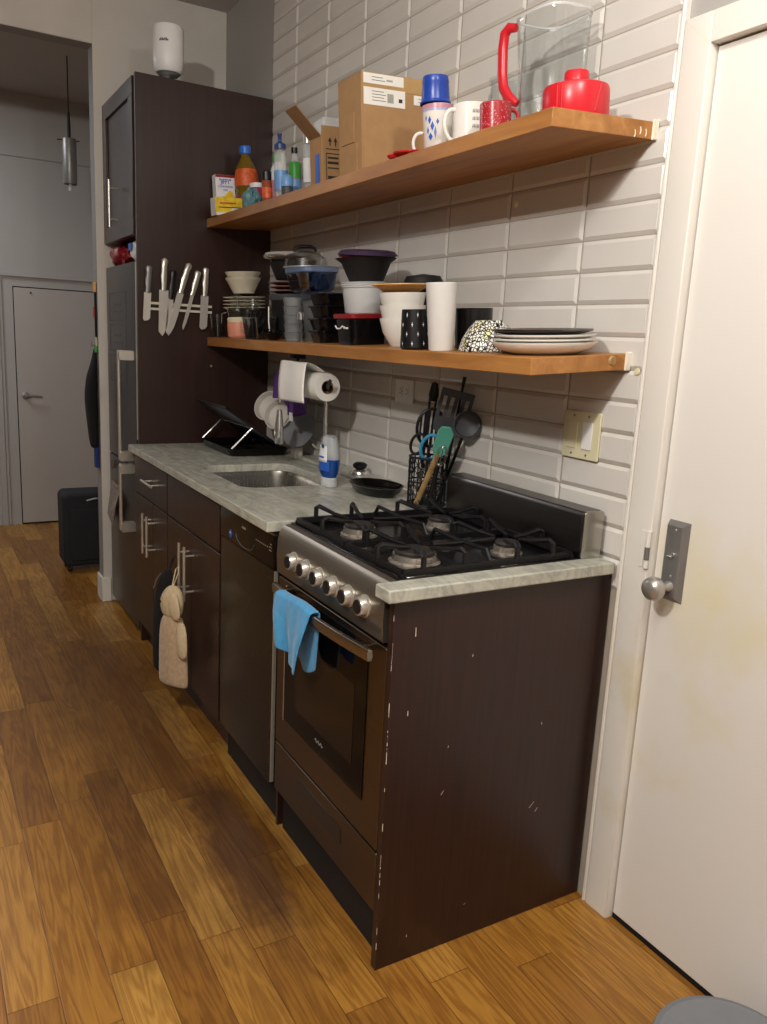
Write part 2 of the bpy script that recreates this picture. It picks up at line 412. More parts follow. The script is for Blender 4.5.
# wall on the right (stove wall): painted masonry with the door opening in it
b = MB(); b.box(.0065, .16, -.104, 2.88, 0, 2.95); b.box(.0065, .16, -1.0, -.104, 2.056, 2.95); b.box(.006, .16, -3.2, -1.0, 0, 2.95)
wr = struct(b.build('wall_right', 'grey_paint'))
# bevelled stack-bonded tiles
b = MB()
b.use('grout'); b.box(.0035, .007, -.025, YE, 0, 2.95)
b.use('tile')
ys = [-.024] + [.218 + .2965 * k for k in range(0, 8)]
ys = [y for y in ys if y < YE] + [YE]
zs = [1.295 + .0755 * k for k in range(-6, 23)]
g, bv = .0016, .0085
for j in range(len(ys) - 1):
    for i in range(len(zs) - 1):
        y0, y1, z0, z1 = ys[j] + g, ys[j + 1] - g, zs[i] + g, min(zs[i + 1] - g, 2.949)
        if y1 - y0 < .01 or z1 - z0 < .01: continue
        bv_ = min(bv, (y1 - y0) * .4, (z1 - z0) * .4)
        vs = [(.006, y0, z0), (.006, y1, z0), (.006, y1, z1), (.006, y0, z1), (.0035, y0, z0), (.0035, y1, z0), (.0035, y1, z1), (.0035, y0, z1),
              (-.0015, y0 + bv_, z0 + bv_), (-.0015, y1 - bv_, z0 + bv_), (-.0015, y1 - bv_, z1 - bv_), (-.0015, y0 + bv_, z1 - bv_)]
        b.add(vs, [(0, 1, 5, 4), (1, 2, 6, 5), (2, 3, 7, 6), (3, 0, 4, 7), (4, 5, 9, 8), (5, 6, 10, 9), (6, 7, 11, 10), (7, 4, 8, 11), (8, 9, 10, 11)])
t = b.build('wall_tiles', None, wr, smooth=0)
MB().box(-.0018, .004, -.0262, -.0242, .915, 2.95).build('tile_edge_bead', 'caulk', wr)
# back wall of the kitchen with the opening to the hall
b = MB(); b.box(-.635, .006, 2.88, 2.98, 0, 2.95); b.box(-4, -.635, 2.88, 2.98, 2.68, 2.95)
wb = struct(b.build('wall_back', 'wall_paint', bevel=.002))
b = MB(); b.box(-.6356, -.6351, 2.884, 2.98, 0, 2.679); b.box(-4, -.6356, 2.884, 2.98, 2.6793, 2.6799); struct(b.build('jamb_shade_skin', 'jamb_shade_grey'))  # thin grey skins paint the shade on the jamb and lintel underside
b = MB(); b.box(-4, .3, 4.82, 4.95, 0, 2.95); struct(b.build('wall_hall', 'hall_paint'))
struct(MB().box(.02, .12, 2.981, 4.82, 0, 2.95).build('wall_hall_right', 'hall_paint'))
struct(MB().box(-4.1, -4, -3.2, 4.95, 0, 2.95).build('wall_left', 'unseen_wall_dark'))  # out of view; coloured dark so the glossy cabinets reflect less light
struct(MB().box(-4, .2, -3.3, -3.2, 0, 2.95).build('wall_front', 'wall_paint'))
struct(MB().box(-4, .2, -3.2, 2.98, 2.95, 3.05).build('ceiling', 'ceiling_paint'))
struct(MB().box(-4, .2, 2.981, 4.82, 2.87, 2.95).build('ceiling_hall', 'grey_paint'))
# panel moulding on the hall wall
b = MB(); b.box(-4, .02, 4.812, 4.82, 2.478, 2.484); b.box(-4, .02, 4.80, 4.82, 1.715, 1.74); b.box(-.94, -.90, 4.80, 4.82, 0, 1.70); b.box(-.90, -.88, 4.808, 4.82, 0, 1.7)
struct(b.build('trim_4', 'hall_paint', bevel=.003))
# baseboard on the end of the wall beside the fridge
b = MB(); b.box(-.648, -.636, 2.868, 2.992, 0, .13); b.box(-.648, -.60, 2.866, 2.8795, 0, .13); b.box(-.648, -.60, 2.981, 2.992, 0, .13)
struct(b.build('baseboard_back', 'trim_paint', bevel=.003))

# hall door
dd = struct(MB().box(-.806, -.05, 4.808, 4.8185, .012, 1.645).build('door_2', 'hall_door', bevel=.002))
MB().box(-.812, -.044, 4.8188, 4.8198, .0, 1.653).build('door_gap', 'dark_gap', dd)
b = MB(); b.lathe([(0, 0), (.026, 0), (.026, .008), (.012, .012), (.012, .045), (0, .045)], M4=Matrix.Translation((-.757, 4.808, .918)) @ Matrix.Rotation(PI / 2, 4, 'X'))
b.tube([(-.757, 4.768, .918), (-.72, 4.764, .918), (-.655, 4.766, .914)], [.009, .008, .007])
b.build('door_handle', 'pewter', dd)
MB().lathe([(0, 0), (.006, 0), (.006, .01), (0, .012)], M4=Matrix.Translation((-.70, 4.808, 1.615)) @ Matrix.Rotation(PI / 2, 4, 'X')).build('coat_pin', 'black_plastic', dd)

# white door at the right, with casing
d1 = struct(MB().box(.012, .05, -.935, -.1152, .014, 2.030).build('door_1', 'door_paint', bevel=.0015))
b = MB()
prof = [(-.0375, .006), (-.0375, -.006), (-.040, -.0095), (-.044, -.0105), (-.104, -.0105), (-.110, -.0095), (-.1122, -.005), (-.1122, .012), (-.1122, .05), (-.105, .05), (-.105, .006)]
b.prism([(x, y) for y, x in prof], 0, 2.094, 'z')
b.box(-.0105, .006, -1.02, -.1124, 2.034, 2.094)
b.box(-.0105, .006, -1.03, -.945, 0, 2.034); b.box(.006, .05, -.945, -.1125, 2.034, 2.055)
struct(b.build('trim_1', 'trim_paint', bevel=.0012))
MB().prism([(-.1122, 2.0335), (-.1112, 2.0335), (-.0385, 2.0925), (-.0395, 2.0925)], -.0108, -.0104, 'x').build('mitre_line', 'ivory', D.objects['trim_1'])
b = MB(); b.prism([(.0064, -.0265), (-.008, -.0268), (-.0115, -.029), (-.0115, -.034), (-.008, -.0367), (.0064, -.037)], 0, 2.949, 'z')
struct(b.build('trim_2', 'trim_paint', bevel=.0008))
struct(MB().box(.012, .055, -.94, -.114, .0, .013).build('door_foot_shade', 'dark_gap'))  # black strip painting the shade in the gap under the door
struct(MB().box(.08, .16, -1.0, -.1045, 0, 2.055).build('door_shade_backing', 'dark_gap'))  # black backing stands in for the shade inside the door gap
# mitre line and strike plate
MB().box(-.0125, -.010, -.098, -.085, .925, 1.012).build('strike_plate', 'trim_paint', D.objects['trim_1'], bevel=.001)
b = MB(); b.tube([(-.013, -.108, .945), (-.013, -.108, .975)], .006, 10); b.build('hinge_pin', 'pewter', D.objects['trim_1'])
b = MB(); b.tube([(-.012, -.108, .975), (-.012, -.108, 1.012)], .006, 10); b.tube([(-.012, -.108, .925), (-.012, -.108, .944)], .006, 10); b.build('hinge_knuckle', 'trim_paint', D.objects['trim_1'])
kb = MB()
# long bevelled back plate
z0, z1, y0, y1 = .862, 1.048, -.2, -.142
vs = [(.0118, y0, z0), (.0118, y1, z0), (.0118, y1, z1), (.0118, y0, z1), (.001, y0 + .014, z0 + .012), (.001, y1 - .003, z0 + .012), (.001, y1 - .003, z1 - .012), (.001, y0 + .014, z1 - .012)]
kb.add(vs, [(0, 1, 2, 3), (4, 5, 6, 7), (0, 1, 5, 4), (1, 2, 6, 5), (2, 3, 7, 6), (3, 0, 4, 7)])
bp = kb.build('back_plate', 'pewter', d1)
RX = Matrix.Rotation(-PI / 2, 4, 'Y')
kb = MB(); kb.lathe([(0, 0), (.013, 0), (.011, .006), (.008, .012), (.008, .026), (.016, .030), (.026, .040), (.0275, .050), (.025, .060), (.017, .067), (0, .070)], n=32, M4=Matrix.Translation((.001, -.168, .897)) @ RX)
kb.build('door_knob', 'knob_nickel', d1)
kb = MB(); kb.box(-.005, .001, -.172, -.157, .966, .969); kb.lathe([(0, 0), (.005, 0), (.004, .006), (0, .007)], n=12, M4=Matrix.Translation((.001, -.172, .972)) @ RX); kb.build('thumb_turn', 'chrome', d1)
kb = MB()
for z in (.922, 1.028): kb.lathe([(0, 0), (.003, 0), (.002, .0015), (0, .002)], n=10, M4=Matrix.Translation((.001, -.170, z)) @ RX)
kb.build('screws', 'nickel', d1)

# ------------------------------------------------------------------ tall dark side panel
b = MB(); b.box(-.598, 0.0, 2.239, 2.257, 0, 2.42)
tp = lab(b.build('side_panel', 'espresso', bevel=.001), 'tall dark brown veneer panel carrying the magnetic knife rail at the counter end', 'panel')

# ------------------------------------------------------------------ end panel and marble
b = MB(); b.box(-.620, 0.0, .0, .020, 0, .8855)
ep = lab(b.build('end_panel', 'espresso', bevel=.0012), 'large dark brown end panel with chipped front edge, beside the stove', 'panel')
b = MB()
random.seed(3)
for k in range(26):
    z = random.uniform(.02, .87); h = random.uniform(.002, .030) * (.3 + random.random()); wd = random.uniform(.0002, .0010)
    b.box(-.6205, -.6203 + wd, -.0004, .0004, z, z + h)
for (x, z, a, l) in ((-.565, .80, 0, .02), (-.573, .62, 0, .012), (-.47, .405, .6, .012), (-.46, .52, .3, .005), (-.41, .73, .2, .006), (-.54, .06, 0, .006), (-.20, .30, .8, .02), (-.18, .285, .7, .012), (-.185, .52, 0, .006), (-.38, .09, .9, .006)):
    b.add([(x, -.0004, z), (x + .002, -.0004, z), (x + l * math.sin(a) + .0016, -.0004, z + l * math.cos(a)), (x + l * math.sin(a), -.0004, z + l * math.cos(a))], [(0, 1, 2, 3)])
b.build('paint_chips', 'caulk', ep, smooth=0)['kind'] = 'stuff'
b = MB(); b.box(-.646, -.0155, -.020, .040, .886, .915)
lab(b.build('countertop_strip', 'marble', bevel=.0035), 'narrow strip of grey veined marble capping the dark end panel beside the cooktop', 'countertop')
# main counter with sink cut-out
def rrect(x0, x1, y0, y1, r, n=6):
    pts = []
    for cx, cy, st in ((x1 - r, y1 - r, 0), (x0 + r, y1 - r, 1), (x0 + r, y0 + r, 2), (x1 - r, y0 + r, 3)):
        for k in range(n + 1):
            t = (st + k / n) * PI / 2; pts.append((cx + r * math.cos(t), cy + r * math.sin(t)))
    return pts
CX0, CX1, CY0, CY1 = -.646, -.002, .636, 2.2385
hole = rrect(-.53, -.175, 1.12, 1.60, .07)
bm = bmesh.new()
def slab_face(z):
    o = [bm.verts.new((x, y, z)) for x, y in ((CX0, CY0), (CX1, CY0), (CX1, CY1), (CX0, CY1))]
    h = [bm.verts.new((x, y, z)) for x, y in hole]
    es = [bm.edges.new((o[i], o[(i + 1) % 4])) for i in range(4)] + [bm.edges.new((h[i], h[(i + 1) % len(h)])) for i in range(len(h))]
    bmesh.ops.triangle_fill(bm, use_beauty=True, use_dissolve=False, edges=es)
    return o, h
o1, h1 = slab_face(.915); o2, h2 = slab_face(.886)
for a, c in ((o1, o2), (h1, h2)):
    for i in range(len(a)): j = (i + 1) % len(a); bm.faces.new((a[i], a[j], c[j], c[i]))
bmesh.ops.recalc_face_normals(bm, faces=bm.faces)
me = D.meshes.new('countertop'); bm.to_mesh(me); bm.free(); me.materials.append(M['marble'])
ct = D.objects.new('countertop', me); COL.objects.link(ct)
md = ct.modifiers.new('bevel', 'BEVEL'); md.width = .003; md.segments = 2; md.limit_method = 'ANGLE'; md.angle_limit = math.radians(60)
lab(ct, 'long grey veined marble countertop with the sink cut into it', 'countertop')
lab(MB().box(-.088, -.003, 1.06, 1.68, .9155, .932).build('marble_ledge', 'marble', bevel=.003), 'low pale marble ledge along the tiles behind the sink', 'ledge')
# sink
sk = thing('kitchen_sink', 'stainless steel undermount sink set in the marble counter', 'sink', (-.35, 1.36, .70))
def ring(i, z): return [Vector((x + .35, y - 1.36, z - .70)) for x, y in rrect(-.536 + i, -.169 - i, 1.114 + i, 1.606 - i, max(.076 - i, .02))]
b = MB(); b.loft([ring(-.012, .8852), ring(0, .885), ring(.004, .87), ring(.008, .74), ring(.03, .712), ring(.09, .705)], cap0=False, cap1=True)
b.build('basin', 'steel_v', sk, solid=.0012)
MB().lathe([(0, .0), (.038, 0), (.04, .004), (.03, .005), (.02, .001), (0, .001)], c=(0, 0, .006)).build('drain', 'chrome', sk)
b = MB(); b.lathe([(0, 0), (.030, 0), (.030, .003), (.026, .010), (.010, .014), (0, .014)], n=28); 
st = thing('sink_stopper', 'round chrome sink strainer with black knob top on the marble ledge', 'stopper', (-.058, 1.20, .9322)); st.scale = (1.25, 1.25, 1.25)
b.build('rim', 'chrome', st); MB().lathe([(0, .014), (.012, .014), (.020, .020), (.021, .028), (.014, .034), (0, .036)]).build('knob', 'black_plastic', st)

# ------------------------------------------------------------------ base cabinets
XF = -.600     # carcass front; doors are 20 mm in front
def bar_handle(parent, x, y, z, L, vertical=True, name='handle', off=.035, r=.0055, m='nickel'):
    b = MB()
    if vertical:
        b.tube([(x - off, y, z - L / 2), (x - off, y, z + L / 2)], r, 12)
        for s_ in (-1, 1): b.tube([(x, y, z + s_ * L * .33), (x - off, y, z + s_ * L * .33)], r * .75, 10)
    else:
        b.tube([(x - off, y - L / 2, z), (x - off, y + L / 2, z)], r, 12)
        for s_ in (-1, 1): b.tube([(x, y + s_ * L * .33, z), (x - off, y + s_ * L * .33, z)], r * .75, 10)
    return b.build(name, m, parent)
def carcass(root, y0, y1, x0):
    b = MB(); t_ = .016
    b.box(XF, x0 + .58, y0, y0 + t_, .11, .884); b.box(XF, x0 + .58, y1 - t_, y1, .11, .884); b.box(XF + .03, x0 + .58, y0, y0 + t_, 0, .11); b.box(XF + .03, x0 + .58, y1 - t_, y1, 0, .11)
    b.box(XF, -.02, y0 + t_, y1 - t_, .11, .126); b.box(-.03, -.015, y0 + t_, y1 - t_, .126, .884)
    b.box(XF + .03, XF + .045, y0 + t_, y1 - t_, 0, .11); b.box(XF, XF + .06, y0 + t_, y1 - t_, .868, .884)
    return b.build('body', 'espresso', root)
def front(name, parent, y0, y1, z0, z1, shaker=False):
    b = MB()
    if not shaker: b.rbox(-.620, -.6005, y0, y1, z0, z1, r=.002, n=2, axis='x')
    else:
        e = .055
        b.box(-.612, -.6005, y0, y1, z0, z1)
        b.box(-.622, -.612, y0, y1, z0, z0 + e); b.box(-.622, -.612, y0, y1, z1 - e, z1)
        b.box(-.622, -.612, y0, y0 + e, z0 + e, z1 - e); b.box(-.622, -.612, y1 - e, y1, z0 + e, z1 - e)
    return b.build(name, 'espresso', parent, bevel=.0012)
sc_ = thing('sink_cabinet', 'dark brown double door base cabinet under the sink, beside the dishwasher', 'cabinet')
carcass(sc_, 1.094, 1.712, -.6)
front('false_drawer_front', sc_, 1.098, 1.709, .712, .868)
for (y0, y1, hy) in ((1.098, 1.402, 1.372), (1.406, 1.709, 1.436)):
    d_ = front('door', sc_, y0, y1, .118, .706); bar_handle(d_, -.620, hy, .565, .20)
dc_ = thing('drawer_cabinet', 'dark brown base cabinet with a drawer over two narrow doors, beside the fridge panel', 'cabinet')
carcass(dc_, 1.716, 2.236, -.6)
d_ = front('drawer', dc_, 1.719, 2.232, .712, .868); bar_handle(d_, -.620, 1.90, .80, .16, False)
for (y0, y1, hy) in ((1.719, 1.930, 1.898), (1.934, 2.232, 1.966)):
    d_ = front('door', dc_, y0, y1, .118, .706); bar_handle(d_, -.620, hy, .578, .17)

# ------------------------------------------------------------------ dishwasher
dw = thing('dishwasher', 'slim black and dark steel dishwasher under the counter, beside the stove', 'dishwasher')
b = MB(); b.box(-.598, -.03, .637, 1.086, .10, .880); b.box(-.588, -.03, .637, 1.086, .0, .10); b.build('body', 'black_matte', dw)
dr = MB().rbox(-.621, -.5985, .637, 1.082, .130, .775, r=.006, axis='z').build('door', 'dish_steel', dw)
b = MB(); b.box(-.6215, -.612, .6305, .6365, .14, .775); b.build('edge_strip', 'nickel', dr)
cp = MB().rbox(-.623, -.5985, .637, 1.082, .779, .872, r=.006, axis='z').build('control_panel', 'black_gloss', dw)
b = MB(); b.prism([(-.6315 - .010 * math.sin(PI * t / 10), .80 + .11 * (t / 10 - .5) * 1.0) for t in range(11)] + [(-.630, .855), (-.630, .745)], .772, .80, 'z'); 
b = MB()
pts = [(-.6235, .86 - .075 * math.cos(PI * k / 12), .785 + .028 * (1 - math.sin(PI * k / 12))) for k in range(13)]
b.tube(pts, .0015, 6); b.build('pocket_handle_lip', 'grey_dark', cp)
b = MB()
for k in range(7): b.box(-.6238, -.6229, .768 - k * .014 - .003, .768 - k * .014 + .003, .832, .835)
b.box(-.6238, -.6229, .855, .885, .842, .848); b.box(-.6238, -.6229, .655, .672, .826, .829); b.box(-.6238, -.6229, .655, .672, .835, .838); b.box(-.6238, -.6229, .655, .664, .844, .847)
b.build('printed_marks', 'nickel', cp, smooth=0)
b = MB(); b.lathe([(0, 0), (.013, 0), (.013, .0008), (0, .0008)], M4=Matrix.Translation((-.623, .985, .802)) @ RX); b.build('round_sticker', 'label_blue', cp)
MB().box(-.6245, -.6237, .981, .989, .803, .808).build('sticker_mark', 'white_label', cp)
MB().box(-.600, -.03, .6225, .6345, 0, .872).build('filler_panel', 'espresso', dw)
b = MB(); b.box(-.622, -.600, .636, 1.09, .8735, .8795); b.build('trim_rail', 'steel', dw)

# ------------------------------------------------------------------ stove
sv = thing('gas_stove', 'stainless and black gas stove with six knobs, beside the dark end panel', 'stove')
SY0, SY1 = .0405, .6215
b = MB(); b.box(-.588, -.06, .024, .606, .13, .77); b.box(-.590, -.06, .024, .606, 0, .13); b.box(-.588, -.028, SY0, SY1, .77, .884); b.build('body', 'black_matte', sv)
# sloping control panel with rolled top
b = MB(); pr = [(-.590, .778), (-.6185, .778), (-.6215, .783), (-.6235, .83), (-.6215, .872), (-.614, .898), (-.602, .909), (-.580, .911), (-.575, .885), (-.590, .885)]
b.prism(pr, SY0, SY1 - .004, 'y'); fp = b.build('control_panel', 'control_steel', sv, bevel=.001)
b = MB(); b.box(-.648, -.6, .0225, SY0, .795, .884); 
# cooktop
b = MB(); b.box(-.585, -.062, SY0 + .001, SY1 - .005, .885, .906)
e_ = .008
b.box(-.585, -.577, SY0 + .001, SY1 - .005, .906, .915); b.box(-.07, -.062, SY0 + .001, SY1 - .005, .906, .915)
b.box(-.577, -.07, SY0 + .001, SY0 + .009, .906, .915); b.box(-.577, -.07, SY1 - .013, SY1 - .005, .906, .915)
b.build('cooktop', 'enamel', sv, bevel=.002)
# back guard
b = MB(); b.prism([(-.075, .884), (-.078, 1.018), (-.070, 1.030), (-.020, 1.033), (-.018, .884)], .040, .617, 'y'); 
gd = b.build('back_guard', 'black_steel_h', sv, bevel=.002)
b = MB(); b.rbox(-.080, -.0165, .031, .0398, .9155, 1.032, r=.008, axis='y'); b.build('guard_end_cap', 'steel_v', gd, bevel=.001)
# burners
def burner(x, y, R):
    b = MB(); b.lathe([(R * 1.75, .9061), (R * 1.55, .9105), (R * 1.1, .9115)], c=(x, y, 0)); 
    b = MB(); b.lathe([(R * 1.12, .906), (R * 1.12, .912), (R * .98, .916), (R * .94, .929), (R * .6, .931), (0, .931)], c=(x, y, 0)); br = b.build('burner', 'burner_alu', sv)
    b = MB(); b.lathe([(R * .86, .931), (R * .88, .936), (R * .8, .940), (0, .941)], c=(x, y, 0)); b.build('burner_cap', 'burner_cap', br)
    b = MB(); b.lathe([(R * 1.75, .9064), (R * 1.6, .9085), (R * 1.2, .9075)], c=(x, y, 0)); b.build('burner_bowl', 'cast_iron', br)
for (x, y, R) in ((-.465, .175, .055), (-.46, .455, .045), (-.20, .165, .036), (-.205, .455, .038)): burner(x, y, R)
# cast iron grates: a low frame with tall hooked fingers
def grate(y0, y1, cy):
    b = MB(); T = .0065; zt, zf = .950, .922; x0, x1 = -.568, -.085
    def bar(p, q, w=.0055, h=.007):
        p = Vector(p); q = Vector(q); d = (q - p).normalized(); n_ = Vector((-d.y, d.x, 0))
        if n_.length < 1e-3: n_ = Vector((0, 1, 0)) if abs(d.z) > .9 else n_
        n_.normalize(); n_ *= w; u_ = d.cross(n_).normalized() * h
        b.add([p - n_ - u_, p + n_ - u_, p + n_ + u_, p - n_ + u_, q - n_ - u_, q + n_ - u_, q + n_ + u_, q - n_ + u_],
              [(0, 1, 2, 3), (4, 7, 6, 5), (0, 4, 5, 1), (1, 5, 6, 2), (2, 6, 7, 3), (3, 7, 4, 0)])
    for (p, q) in (((x0, y0, zf), (x1, y0, zf)), ((x0, y1, zf), (x1, y1, zf)), ((x0, y0, zf), (x0, y1, zf)), ((x1, y0, zf), (x1, y1, zf))): bar(p, q)
    def finger(ex, ey, cx, cyy):
        d = Vector((cx - ex, cyy - ey, 0)); L = d.length; d.normalize()
        e = Vector((ex, ey, 0)); 
        b.tube([e + Vector((0, 0, zf)), e + Vector((0, 0, zt + .004)), e + d * .012 + Vector((0, 0, zt + .010)), e + d * (L * .5) + Vector((0, 0, zt)), e + d * (L - .022) + Vector((0, 0, zt - .003))], [.0065, .0065, .0065, .0055, .004], 8, flat=1.0)
    for bx in (-.46, -.20):
        for yy in (y0, y1):
            finger(bx - .055, yy, bx - .014, cy); finger(bx + .055, yy, bx + .014, cy)
    finger(x0, cy, -.46, cy); finger(x1, cy, -.20, cy)
    b.tube([(-.33, y0, zf), (-.33, y0 + .02, zt), (-.33, (y0 + y1) / 2, zt - .004), (-.33, y1 - .02, zt), (-.33, y1, zf)], .0055, 8)
    b.tube([(-.33, cy, zt - .004), (-.42, cy, zt - .002)], .005, 8); b.tube([(-.33, cy, zt - .004), (-.24, cy, zt - .002)], .005, 8)
    for (x, y) in ((x0, y0), (x1, y0), (x0, y1), (x1, y1)): b.tube([(x, y, .9065), (x, y, zf)], .008, 8)
    b.build('grate', 'cast_iron', sv)
grate(.060, .315, .17); grate(.328, .605, .455)
# knobs
slope = math.atan2(.008, .04)
for k in range(6):
    y = .118 + k * .0765
    K = Matrix.Translation((-.622, y, .838)) @ Matrix.Rotation(-PI / 2 + .03, 4, 'Y')
    o = MB().lathe([(0, 0), (.026, 0), (.026, .004), (.0225, .006), (.0215, .018), (.0195, .021), (.0, .021)], n=32, M4=K).build('knob', 'nickel', fp)
    MB().lathe([(0, .0211), (.0160, .0211), (.0155, .0235), (0, .024)], n=24, M4=K).build('knob_face', 'black_plastic', o)
# oven door
od = MB().rbox(-.6205, -.589, .0225, .604, .292, .772, r=.004, axis='x').build('oven_door', 'black_steel', sv, bevel=.0015)
b = MB(); b.box(-.6225, -.6206, .096, .546, .378, .756); og = b.build('oven_glass', 'oven_glass', od)
b = MB(); b.box(-.6232, -.6226, .150, .470, .440, .64); b.build('oven_window', 'oven_window', og)
b = MB(); b.box(-.6235, -.6206, .5465, .5495, .374, .760); b.build('glass_edge', 'nickel', od)
b = MB(); b.tube([(-.6229, .345 - .004 * k, .412 + .005 * math.sin(k * 1.7)) for k in range(12)], .0010, 5); b.build('oven_logo', 'nickel', og)
def hp(t): return (-.652 - .018 * math.sin(PI * t), .036 + .525 * t, .757)
rings = []
for (x, y, z) in [hp(k / 24) for k in range(25)]: rings.append([Vector((x + dx, y, z + dz)) for dx, dz in ((-.005, -.013), (.005, -.013), (.007, 0), (.005, .013), (-.005, .013), (-.007, 0))])
b = MB(); b.loft(rings); oh = b.build('oven_handle', 'steel', od, bevel=.001)
for y in (.085, .51): MB().rbox(-.655, -.6207, y - .010, y + .010, .748, .766, r=.003, axis='x').build('handle_post', 'black_steel', oh)
dw_ = MB().rbox(-.6200, -.589, .0225, .604, .140, .285, r=.003, axis='x').build('bottom_drawer', 'black_steel', sv, bevel=.0015)
b = MB(); b.rbox(-.6215, -.6201, .190, .452, .205, .250, r=.006, axis='x'); b.build('recessed_grip', 'black_steel_h', dw_)

# blue towel over the oven handle
def towel():
    b = MB(); XH = -.668
    def f(u, v):
        y = .275 + .205 * u; s_ = v * 2 - 1
        if abs(s_) < .10:
            a = s_ / .10 * PI / 2; return Vector((XH + .0135 * math.sin(a), y, .7715 + .006 * math.cos(a) + .004 * math.sin(u * 5)))
        k = (abs(s_) - .10) / .90
        if s_ < 0:
            L = .105 + .055 * (1 - u) ** .7 - .02 * (u > .8) * (u - .8) / .2
            pinch = 1 - .22 * k ** 1.2; c = .375
            fold = .011 * math.sin(u * 8.5 + .6) * k + .006 * math.sin(u * 17 + 2 * k) * k
            return Vector((XH - .0135 - .010 * k - fold - .006 * math.sin(k * PI), c + (y - c) * pinch + .012 * k * (1 - u), .7715 - L * k))
        L = .15 + .02 * math.sin(u * 5); pinch = 1 - .25 * k
        return Vector((XH + .0135 + .003 * math.sin(u * 12 + 1) * k, .36 + (y - .36) * pinch, .7715 - L * k))
    b.grid(f, 30, 44)
    return b.build('hand_towel', 'blue_cloth', None, solid=.004, sub=1)
lab(towel(), 'light blue terry hand towel hanging over the oven door handle', 'towel')

# ------------------------------------------------------------------ fridge and cabinet above
fr = thing('fridge', 'tall dark fridge with two long steel bar handles, beyond the dark side panel', 'fridge')
b = MB(); b.box(-.565, -.03, 2.275, 2.850, .02, 1.690); b.build('body', 'black_matte', fr)
def fdoor(nm, z0, z1):
    return MB().rbox(-.600, -.5665, 2.276, 2.850, z0, z1, r=.008, axis='z').build(nm, 'fridge_steel', fr, bevel=.001)
f1 = fdoor('upper_door', .802, 1.688); f2 = fdoor('freezer_door', .045, .794)
for p, z0, z1 in ((f1, .83, 1.315), (f2, .505, .815)):
    b = MB(); b.tube([(-.662, 2.325, z0 + .01), (-.662, 2.325, z1 - .01)], .008, 12)
    hh = b.build('bar_handle', 'nickel', p)
    for z in (z0, z1 - .042):
        MB().rbox(-.665, -.6003, 2.300, 2.345, z, z + .042, r=.006, axis='y').build('handle_mount', 'nickel', hh, bevel=.001)
MB().box(-.600, -.566, 2.2625, 2.272, .93, 1.685).build('edge_strip', 'nickel', fr)
# framed dark chart-like marks on the upper door
b = MB()
for z0, z1 in ((1.44, 1.57), (1.30, 1.425), (1.16, 1.285)):
    for (a0, a1, c0, c1) in ((2.44, 2.78, z0, z0 + .004), (2.44, 2.78, z1 - .004, z1), (2.44, 2.446, z0, z1), (2.774, 2.78, z0, z1), (2.52, 2.70, z0 + .04, z0 + .045), (2.55, 2.68, z0 + .07, z0 + .08)):
        b.box(-.6012, -.6004, a0, a1, c0, c1)
b.build('raised_outline', 'grey_dark', f1, smooth=0)
# flyer pinned to the freezer door
m_bricktext('newsprint', '#8f8478', '#3d3630', 70)
b = MB(); b.add([(-.6015, 2.80, .665), (-.603, 2.60, .655), (-.640, 2.545, .575), (-.630, 2.66, .452), (-.612, 2.87, .475)], [(0, 1, 2, 3, 4)])
fl = lab(b.build('paper_flyer', 'newsprint', None, solid=.001, smooth=0), 'crumpled printed flyer pinned to the lower fridge door', 'paper')
b = MB(); b.box(-.6035, -.6018, 2.72, 2.755, .655, .69)
MB().rbox(-.610, -.6005, 2.74, 2.775, .73, .765, r=.005, axis='x').build('x_mag', 'tea').name = 'fridge_magnet'
lab(D.objects['fridge_magnet'], 'small brown magnet on the lower fridge door above the flyer', 'magnet')
# upper cabinet
uc = thing('wall_cabinet', 'dark brown shaker wall cabinet above the fridge', 'cabinet')
b = MB(); b.box(-.575, -.01, 2.262, 2.872, 1.80, 2.418); b.build('body', 'espresso', uc)
b = MB(); z0, z1, y0, y1, e = 1.800, 2.418, 2.290, 2.872, .07
b.box(-.588, -.5755, y0, y1, z0, z1)
b.box(-.600, -.588, y0, y1, z0, z0 + e); b.box(-.600, -.588, y0, y1, z1 - e, z1); b.box(-.600, -.588, y0, y0 + e, z0 + e, z1 - e); b.box(-.600, -.588, y1 - e, y1, z0 + e, z1 - e)
ud = b.build('door', 'espresso', uc, bevel=.0015)
bar_handle(ud, -.600, 2.56, 1.948, .20, off=.04, r=.006)
# cord loop on top of the cabinet
b = MB(); b.tube([(-.54, 2.60 + .05 * math.cos(PI * k / 10), 2.424 + .055 * math.sin(PI * k / 10)) for k in range(11)] + [(-.50, 2.5, 2.423), (-.46, 2.47, 2.423)], .003, 6)
lab(b.build('power_cord', 'black_plastic'), 'thin black cord looping up on the top of the wall cabinet', 'cord')
# white appliance on top
wa = thing('countertop_appliance', 'white cylindrical countertop appliance on top of the tall dark cabinet', 'appliance', (-.428, 2.36, 2.4205))
b = MB(); b.lathe([(0, 0), (.058, 0), (.060, .006), (.052, .012), (.030, .016), (.026, .022), (0, .022)]); b.build('base', 'white_plastic', wa)
b = MB(); b.lathe([(.0, .038), (.040, .040), (.046, .046), (.055, .056), (0, .056)]); b.build('outlet_grille', 'pewter', wa)
b = MB(); b.box(-.012, .012, .02, .05, .012, .06); b.build('support', 'white_plastic', wa)
b = MB(); b.lathe([(.0, .050), (.052, .050), (.060, .060), (.064, .10), (.064, .215), (.060, .228), (.045, .234), (0, .235)], n=40); hb = b.build('housing', 'white_plastic', wa)
b = MB(); b.lathe([(0, .2352), (.026, .2352), (.024, .241), (0, .242)]); b.build('cap', 'grey_plastic', wa)
dirv = Vector((-1.05, -3.7, 0)).normalized()
ang = math.atan2(dirv.y, dirv.x) - .25
b = MB()
